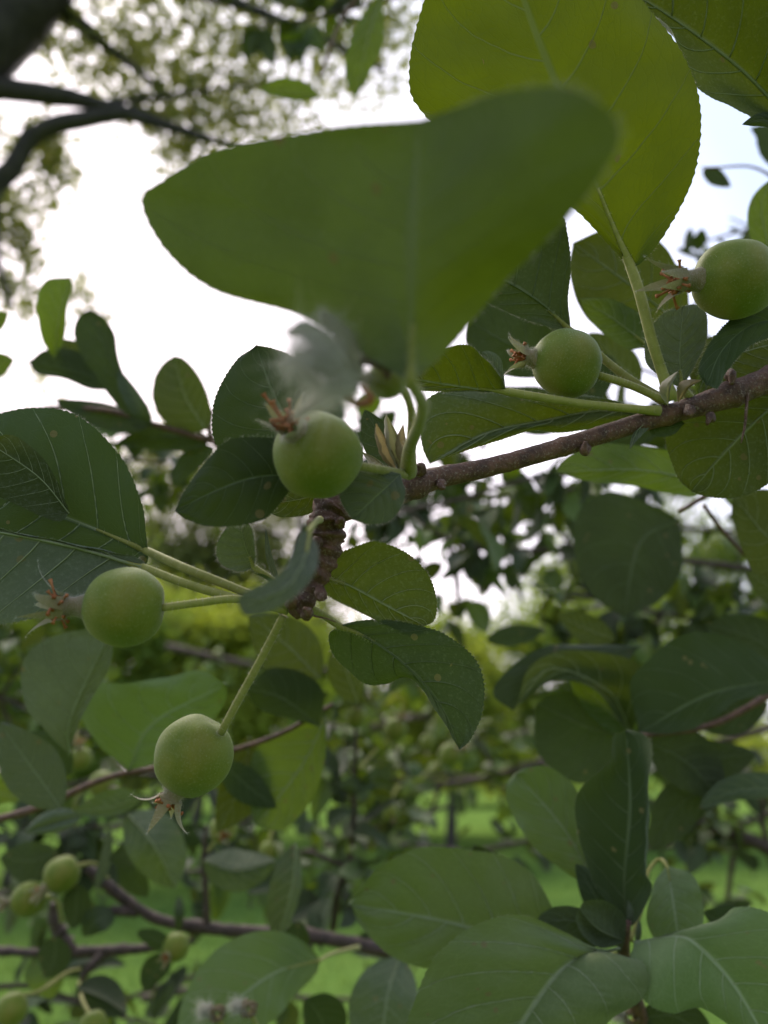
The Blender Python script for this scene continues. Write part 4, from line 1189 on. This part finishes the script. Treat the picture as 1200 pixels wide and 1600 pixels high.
# ================================================================== SOFT LEAVES, LEFT OF CENTRE BELOW
D5 = 0.36
lm = thing('apple_branch', 'branch of blurred grey-green leaves around the two hanging fruitlets', 'branch', P(200, 1200, .4))
twig(lm, [(-80, 1300, .42, 6), (60, 1262, .41, 6), (170, 1215, .40, 5), (300, 1190, .40, 4), (430, 1150, .40, 4), (520, 1100, .4, 3)], n=26)
for sp in [
    dict(mid=[(108, 1180, .35), (112, 1120, .34), (176, 980, .33)], left=[(80, 1150), (40, 1100), (32, 1045), (60, 1005), (120, 985)], right=[(128, 1120), (165, 1055), (176, 1020)], mat=LEAFG, label='soft grey leaf behind the left fruitlet'),
    dict(mid=[(200, 1205, .38), (240, 1130, .375), (355, 1068, .37)], left=[(150, 1165), (120, 1115), (140, 1072), (200, 1066), (260, 1060), (310, 1048)], right=[(270, 1180), (320, 1140), (350, 1100)], mat=LEAFR, top=True, quilt=.001, wave=.004, label='wide dull-green leaf over the lowest fruitlet'),
    dict(mid=[(95, 1262, .36), (50, 1200, .36), (0, 1130, .36)], wl=50, wr=46, mat=LEAFG, top=True),
    dict(mid=[(500, 1135, .39), (440, 1090, .385), (385, 1075, .38)], left=[(460, 1125), (400, 1105)], right=[(505, 1080), (470, 1050), (420, 1045)], mat=LEAFB, top=True, label='bluish leaf with pale edge'),
    dict(mid=[(500, 1060, .40), (450, 1010, .40), (390, 960, .40)], wl=52, wr=44, mat=LEAF),
    dict(mid=[(510, 1120, .41), (470, 1200, .405), (400, 1290, .40)], left=[(505, 1200), (480, 1260), (440, 1295)], right=[(450, 1140), (400, 1170), (385, 1230)], mat=LEAFY, label='bright backlit leaf hanging down'),
    dict(mid=[(390, 1150, .41), (380, 1220, .41), (340, 1300, .41)], wl=40, wr=34, mat=LEAF),
    dict(mid=[(345, 1190, .40), (390, 1230, .40), (432, 1262, .40)], wl=24, wr=28, mat=LEAFB, top=True),
    dict(mid=[(110, 1210, .41), (80, 1170, .41), (30, 1150, .41)], wl=30, wr=24, mat=LEAFB, top=True),
    dict(mid=[(560, 1100, .42), (540, 1040, .42), (545, 985, .42)], wl=30, wr=24, mat=LEAF),
]:
    leaf(lm, **sp)

# ================================================================== THE MAIN BRANCH
mb = thing('apple_branch', 'main brown apple twig crossing to a knobbly spur, bearing the in-focus leaves', 'branch', P(1240, 585, .225))
twig(mb, [(1330, 545, .235, 22), (1245, 580, .232, 21), (1190, 598, .230, 20), (1120, 624, .228, 19), (1050, 646, .226, 15.5), (960, 673, .224, 14.5), (860, 704, .222, 14.5), (760, 731, .220, 15), (690, 745, .217, 17), (652, 757, .214, 20), (615, 772, .211, 20), (560, 786, .208, 22), (520, 796, .206, 24)],
     n=150, k=20, rough=0.055, freq=430, knots=[(.155, .22, .012), (.235, .18, .012), (.36, .16, .01), (.56, .12, .008), (.84, .16, .012), (.90, -.1, .02)])
kn = [(i / 22, 0.16 if i % 2 else -0.08, 0.014) for i in range(1, 22)]
twig(mb, [(560, 770, .210, 10), (530, 782, .207, 23), (512, 806, .205, 27), (512, 840, .204, 25), (505, 875, .203, 21), (492, 905, .202, 19), (480, 930, .201, 17), (468, 950, .201, 17), (458, 962, .201, 9)],
     n=110, k=20, rough=0.2, freq=700, name='spur', knots=kn)
for pts in [[(1168, 612, .226, 3), (1166, 640, .224, 2.6), (1164, 665, .223, 2.2), (1158, 692, .222, 1.2)],
            [(480, 950, .2, 2.2), (490, 962, .199, 1.8), (508, 966, .198, 1.2), (525, 972, .198, .7)]]:
    twig(mb, pts, n=14, k=6, name='dead_stalk')
for (x, y, d, r) in [(915, 700, .222, 9), (1078, 640, .225, 9), (1110, 655, .226, 8), (1140, 590, .228, 10), (655, 738, .213, 11), (690, 755, .215, 8), (500, 925, .199, 11), (478, 962, .199, 10), (455, 945, .199, 10), (490, 890, .2, 10), (530, 820, .203, 9), (497, 850, .201, 9)]:
    rs_ = random.Random(int(x))
    pts = [(x, y, d - .002, r), (x + rs_.uniform(-4, 4), y + rs_.choice((-1, 1)) * r * .7, d - .004, r * .75), (x + rs_.uniform(-5, 5), y + r * 1.1 * rs_.choice((-1, 1)), d - .005, r * .3)]
    twig(mb, pts, n=8, k=10, rough=.3, freq=900, name='bud_scar')
J = (462, 950)
hero = [
    # the big blurred leaf close to the lens
    dict(mid=[(642, 598, .124), (646, 480, .122), (650, 330, .116), (656, 188, .110)], left=[(560, 548, .134), (470, 492, .140), (340, 456, .144), (262, 396, .144), (222, 316, .143), (255, 282, .138), (340, 235, .130), (470, 208, .122), (560, 195, .115)],
         right=[(700, 545, .134), (790, 440, .120), (880, 348, .104), (945, 265, .093), (966, 205, .088), (930, 158, .087), (870, 136, .090), (780, 146, .097), (710, 170, .104)],
         pet=[(660, 630, .140), (654, 665, .165), (640, 700, .192), (638, 738, .205)], pr=11, det=2, cup=.001, mat=LEAFN, ribs=False, label='big blurred leaf nearest the lens, lit from behind', quilt=.0002, wave=.0006),
    # the tall backlit leaf, upper right
    dict(mid=[(986, 418, .224), (948, 330, .222), (890, 180, .218), (830, 30, .215), (770, -150, .212)], left=[(935, 362), (890, 322), (800, 270), (715, 225), (652, 165), (640, 115), (652, 40), (690, -60)],
         right=[(1006, 408), (1040, 362), (1078, 285), (1091, 200), (1080, 120), (1040, 45), (980, -30), (880, -110)], pet=[(1000, 460, .223), (1018, 530, .222), (1034, 580, .222), (1050, 626, .222)], pr=9, det=2, quilt=.0008, ribs=False, top=True,
         mat=LEAFH, label='tall serrated leaf glowing yellow-green'),
    dict(mid=[(892, 518, .236), (850, 478, .234), (790, 440, .232), (700, 400, .23)], left=[(860, 512), (800, 488), (745, 462), (700, 430)], right=[(886, 470), (889, 420), (884, 365), (872, 335), (800, 330), (730, 360)], det=2, mat=LEAFB,
         pet=[(930, 550, .234), (980, 590, .230), (1040, 628, .226)], pr=7, label='dark felted leaf with pale veins behind the round fruitlet'),
    dict(mid=[(792, 612, .216), (720, 604, .214), (640, 590, .212), (590, 570, .21)], left=[(750, 612), (690, 611), (640, 606)], right=[(780, 592), (758, 562), (730, 538), (690, 545), (640, 560)], det=2,
         pet=[(850, 622, .218), (920, 632, .220), (1000, 640, .222), (1030, 642, .223)], pr=7, zr=-.01, label='green leaf reaching in on a long downy stalk'),
    dict(mid=[(790, 612, .2175), (778, 580, .217), (752, 550, .217)], left=[(776, 600), (762, 575)], right=[(788, 590), (782, 560), (765, 548)], det=1, mat=LEAFG, top=True),
    dict(mid=[(1020, 646, .240), (940, 642, .240), (850, 658, .238), (760, 678, .236), (672, 724, .234)], left=[(960, 662), (880, 676), (835, 672), (780, 688), (720, 706)], right=[(940, 622), (850, 612), (760, 608), (690, 612), (658, 640), (660, 695)], det=2, mat=LEAF, cup=-.003, label='long dark leaf behind the twig'),
    dict(mid=[(525, 742, .2), (470, 690, .2), (430, 620, .2), (400, 540, .202)], left=[(440, 740), (370, 725), (336, 690), (333, 635), (348, 595), (372, 560)], right=[(540, 700), (520, 640), (490, 590), (450, 555)], det=2, mat=LEAFB, top=True, label='serrated dark leaf behind the centre fruitlet'),
    dict(mid=[(470, 742, .188), (400, 745, .185), (340, 765, .183), (273, 798, .182)], left=[(430, 795), (400, 815), (335, 822), (295, 812)], right=[(450, 690), (420, 685), (360, 688), (318, 725), (290, 765)], det=2, mat=LEAFB, top=True, label='dark bluish leaf under the centre fruitlet'),
    dict(mid=[(520, 765, .21), (470, 780, .212), (400, 790, .214)], left=[(490, 800), (440, 808)], right=[(490, 760), (440, 765)], det=1, mat=LEAF),
    dict(mid=[(626, 740, .192), (600, 765, .189), (550, 812, .187)], left=[(632, 775), (612, 810), (580, 818)], right=[(590, 735), (550, 740), (532, 775)], det=2, mat=LEAFG, top=True, label='small grey leaf beside the spur'),
    dict(mid=[(397, 886, .205), (382, 850, .202), (374, 806, .2)], left=[(375, 892), (345, 880), (340, 850), (358, 820)], right=[(398, 865), (394, 830), (382, 812)], det=2, mat=LEAFG, pet=[(415, 898, .205), (432, 910, .205), (462, 935, .203)], pr=5, label='tiny young leaf standing left of the spur'),
    dict(mid=[(484, 828, .148), (476, 872, .138), (450, 915, .132), (410, 935, .130), (372, 946, .130)], left=[(498, 860), (492, 895), (465, 930), (425, 955), (385, 963)], right=[(468, 835), (455, 870), (432, 900), (400, 915), (375, 930)], det=1, mat=LEAFG, top=False, pet=[(494, 815, .165), (500, 812, .2)], pr=5, label='narrow curled grey leaf, out of focus'),
    dict(mid=[(500, 900, .21), (545, 915, .21), (600, 945, .21), (664, 978, .21)], left=[(520, 872), (555, 855), (590, 847), (640, 868), (672, 905), (682, 945), (678, 970)], right=[(510, 928), (560, 955), (610, 978), (645, 986)], det=2, label='backlit heart-shaped leaf right of the spur', pet=[(488, 898, .206)], pr=5),
    dict(mid=[(530, 978, .213), (580, 1000, .212), (640, 1045, .211), (690, 1105, .211), (718, 1170, .212)], left=[(560, 972), (620, 972), (690, 990), (735, 1025), (754, 1065), (752, 1115), (735, 1155)], right=[(514, 992), (522, 1025), (560, 1062), (600, 1070), (632, 1056), (660, 1078), (690, 1125)], det=2, mat=LEAFB, zr=.014, zl=-.004,
         pet=[(500, 958, .208), (475, 948, .204)], pr=6.5, label='drooping charcoal-green leaf with a folded lower edge'),
    # left pair on long stalks
    dict(mid=[(232, 862, .222), (120, 815, .222), (0, 774, .222), (-150, 735, .222)], left=[(228, 880), (215, 898), (150, 905), (60, 900), (-60, 860)], right=[(228, 830), (222, 790), (196, 730), (150, 672), (95, 641), (20, 640), (-60, 670)], det=2, top=True, mat=LEAFD,
         pet=[(290, 888, .210), (350, 912, .206), (395, 930, .203), (450, 948, .201)], pr=8, label='large serrated leaf with a long stalk, highest at the left', quilt=.0007),
    dict(mid=[(108, 802, .214), (60, 745, .212), (-20, 690, .210)], left=[(90, 815), (30, 790), (-20, 760)], right=[(100, 775), (70, 720), (20, 680)], det=1, label='young olive leaf laid over the large serrated one', mat=LEAF),
    dict(mid=[(228, 888, .210), (120, 856, .207), (0, 832, .205), (-160, 810, .203)], left=[(215, 905), (150, 935), (80, 958), (0, 975), (-80, 985), (-140, 920)], right=[(200, 876), (120, 850), (0, 826), (-80, 808)], det=2, mat=LEAFG,
         pet=[(290, 912, .206), (350, 930, .204), (400, 942, .202), (450, 952, .201)], pr=7.5, label='grey-felted leaf underside beneath the serrated leaf'),
    dict(mid=[(1066, 606, .226), (1062, 560, .226), (1068, 478, .228)], left=[(1042, 595), (1012, 570), (1010, 530), (1035, 492)], right=[(1085, 570), (1103, 530), (1102, 490), (1085, 476)], det=2, mat=LEAFG, pet=[(1078, 622, .227)], pr=6, label='silvery leaf standing between the stalk and the apple'),
    dict(mid=[(1240, 500, .216), (1180, 505, .215), (1130, 545, .213), (1104, 602, .212)], left=[(1220, 520), (1170, 540), (1140, 575), (1122, 605)], right=[(1210, 478), (1160, 488), (1118, 525), (1094, 575)], det=2, mat=LEAFB, top=True, label='dark leaf curling under the largest fruitlet'),
    dict(mid=[(1260, 600, .245), (1190, 650, .245), (1130, 710, .245), (1080, 768, .247)], left=[(1220, 600), (1120, 620), (1048, 660), (1042, 695), (1058, 745)], right=[(1260, 680), (1215, 745), (1160, 775), (1110, 776)], det=2, mat=LEAF, label='broad green leaf below the twig, pale veins'),
    dict(mid=[(1100, 616, .235), (1120, 570, .236), (1180, 545, .238), (1260, 530, .24)], left=[(1078, 590), (1085, 545), (1130, 520), (1200, 500)], right=[(1130, 600), (1190, 585), (1250, 560)], det=2, mat=LEAF, label='green leaf rising above the twig'),
    dict(mid=[(1010, 655, .226), (1035, 668, .226), (1070, 662, .226)], left=[(1030, 652), (1055, 650)], right=[(1020, 680), (1050, 680)], det=1, mat=LEAFB),
    dict(mid=[(1035, 652, .224), (1000, 668, .222), (984, 702, .22)], left=[(1010, 660), (988, 680)], right=[(1012, 672), (995, 688)], det=1, mat=LEAFG),
    dict(mid=[(1090, 622, .23), (1100, 590, .232), (1112, 560, .234)], wl=10, wr=8, det=1, mat=LEAFY),
    dict(mid=[(640, 736, .218), (600, 690, .219), (570, 640, .22)], wl=34, wr=22, det=1, mat=LEAFB),
    dict(mid=[(440, 930, .21), (420, 870, .212), (415, 825, .214)], wl=5, wr=6, det=0, mat=LEAFG, name='stipule'),
    dict(mid=[(455, 940, .2), (420, 905, .203), (395, 895, .205)], wl=3, wr=4, det=0, mat=LEAFY, name='stipule'),
]
for sp in hero:
    leaf(mb, **sp)
for k, (a_, b_, c_, w_) in enumerate([((624, 742), (608, 706), (588, 662), 7), ((632, 744), (620, 696), (600, 648), 10), ((640, 742), (632, 700), (622, 662), 5), ((612, 748), (590, 722), (566, 706), 5), ((1060, 628), (1076, 604), (1092, 594), 4), ((1044, 634), (1046, 604), (1052, 580), 3)]):
    leaf(mb, mid=[(*a_, .208), (*b_, .205), (c_[0] + 4 * (k % 3), c_[1], .202 + .002 * k)], wl=w_, wr=w_ * .7, det=1, nv=24, mat=[PAPER, SEPAL][k % 2], name='bract', wave=.004, cup=.002, ribs=False, zl=-.002)

# twig and leaf in the top right corner
tr = thing('leafy_twig', 'twig with a broad leaf folded at its midrib in the upper corner', 'branch', P(1260, 230, .24))
twig(tr, [(1320, 330, .25, 9), (1270, 250, .245, 8), (1235, 200, .242, 6)], n=14)
leaf(tr, mid=[(1235, 190, .242), (1165, 116, .238), (1092, 58, .236), (1012, 4, .236), (930, -40, .236)], left=[(1195, 192, .236), (1140, 162, .230), (1090, 118, .228), (1050, 60, .230), (985, 0, .232)],
     right=[(1270, 110, .226), (1260, 0, .218), (1180, -90, .216), (1060, -110, .222)], det=2, mat=LEAF, cup=.001, label='folded leaf, one half pale and one half dark')
leaf(tr, mid=[(1240, 215, .242), (1180, 180, .241), (1130, 148, .24), (1088, 116, .238)], wl=6, wr=14, det=1, mat=LEAFY)
leaf(tr, mid=[(1250, 220, .235), (1200, 188, .232), (1160, 194, .231)], wl=12, wr=14, det=1, mat=LEAFB, top=True)

# ================================================================== THE FRUITLETS ON THE MAIN BRANCH
G = 'green fruitlets on the main twig'
apple('centre fruitlet with rusty withered calyx, just below the blurred leaf', (496, 711, .178), 69, (-.42, .48, .75), [(560, 728, .182), (600, 735, .19), (638, 742, .205)], sr=7, seed=2, group=G, neck=.16, sep=.5, stam=16)
apple('fruitlet lying level at the left, calyx fringe pointing away from the spur', (195, 948, .192), 62, (-1, .02, .12), [(250, 950, .192), (310, 942, .195), (370, 936, .198), (440, 948, .201)], sr=6.5, seed=3, group=G, neck=.42, sep=1.2, stam=22)
apple('lowest hanging fruitlet with orange stamens below it', (303, 1180, .211), 60, (-.42, -.80, .15), [(345, 1146, .207), (372, 1095, .205), (405, 1035, .203), (443, 962, .201)], sr=6.5, seed=5, group=G, neck=.2, sep=.68, stam=16)
apple('round fruitlet in sharp focus on a short stalk over the twig', (886, 568, .224), 53, (-1, .14, .1), [(934, 586, .224), (985, 602, .224), (1042, 628, .224)], sr=6, seed=6, group=G, neck=.28, sep=.65, stam=14)
apple('largest fruitlet near the sky gap, brown stamens sprayed from its calyx', (1148, 438, .211), 62, (-1, -.04, .15), [(1205, 440, .212), (1250, 470, .214), (1262, 530, .22), (1250, 580, .23)], sr=6, seed=7, group=G, neck=.42, sep=.8, stam=30)
wf = apple('woolly blurred fruitlet right beneath the big near leaf', (604, 594, .142), 30, (-1, .05, .35), [(625, 600, .158), (642, 640, .175), (640, 700, .195), (636, 740, .205)], sr=6, seed=8, group=G, neck=.55, sep=1.2, stam=12)

rn = np.random.RandomState(77)
c_ = rn.randn(900, 3)
c_ = c_ / np.linalg.norm(c_, axis=1)[:, None] * (rn.rand(900) ** 0.5)[:, None]
S = np.array([P(500 + 46 * q[0] - 30 * q[1], 572 - 66 * q[1], .118 + .004 * q[2]) for q in c_])
v, f = fuzz(S, rn.randn(900, 3), 1800, .006, .000035, 1.1, rn)
mk('wool_tuft', v, f, WOOL, wf, stuff=True)
for k, pts in enumerate([[(552, 560, .136, 7), (535, 585, .136, 8), (538, 615, .136, 8), (556, 632, .137, 5)], [(556, 632, .137, 6), (580, 625, .137, 6), (566, 600, .137, 4)],
                         [(548, 566, .136, 6), (575, 562, .135, 9), (602, 572, .136, 9), (606, 592, .137, 4)]]):
    v, f, dd = tube(pts, n=18, k=8, rough=.35, freq=900)
    mk('withered_petal', v, f, RUST if k < 2 else BARK, wf)

for k, pts in enumerate([[(552, 592, .136, 11), (515, 575, .130, 15), (478, 560, .125, 13), (440, 575, .122, 3)], [(548, 585, .136, 11), (515, 545, .130, 16), (480, 515, .126, 13), (452, 520, .123, 3)],
                         [(552, 605, .136, 11), (520, 610, .131, 15), (490, 632, .127, 11), (462, 650, .124, 3)], [(560, 580, .137, 9), (545, 540, .133, 14), (520, 505, .129, 9), (500, 492, .127, 3)]]):
    v, f, dd = tube(pts, n=20, k=10, rough=.25, freq=500)
    sp_ = mk('sepal', v, f, WOOL, wf)
    v, f = fuzz(v, dd, 900, .0022, .00003, 1.0, rn)
    mk('sepal_down', v, f, WOOL, sp_, stuff=True)
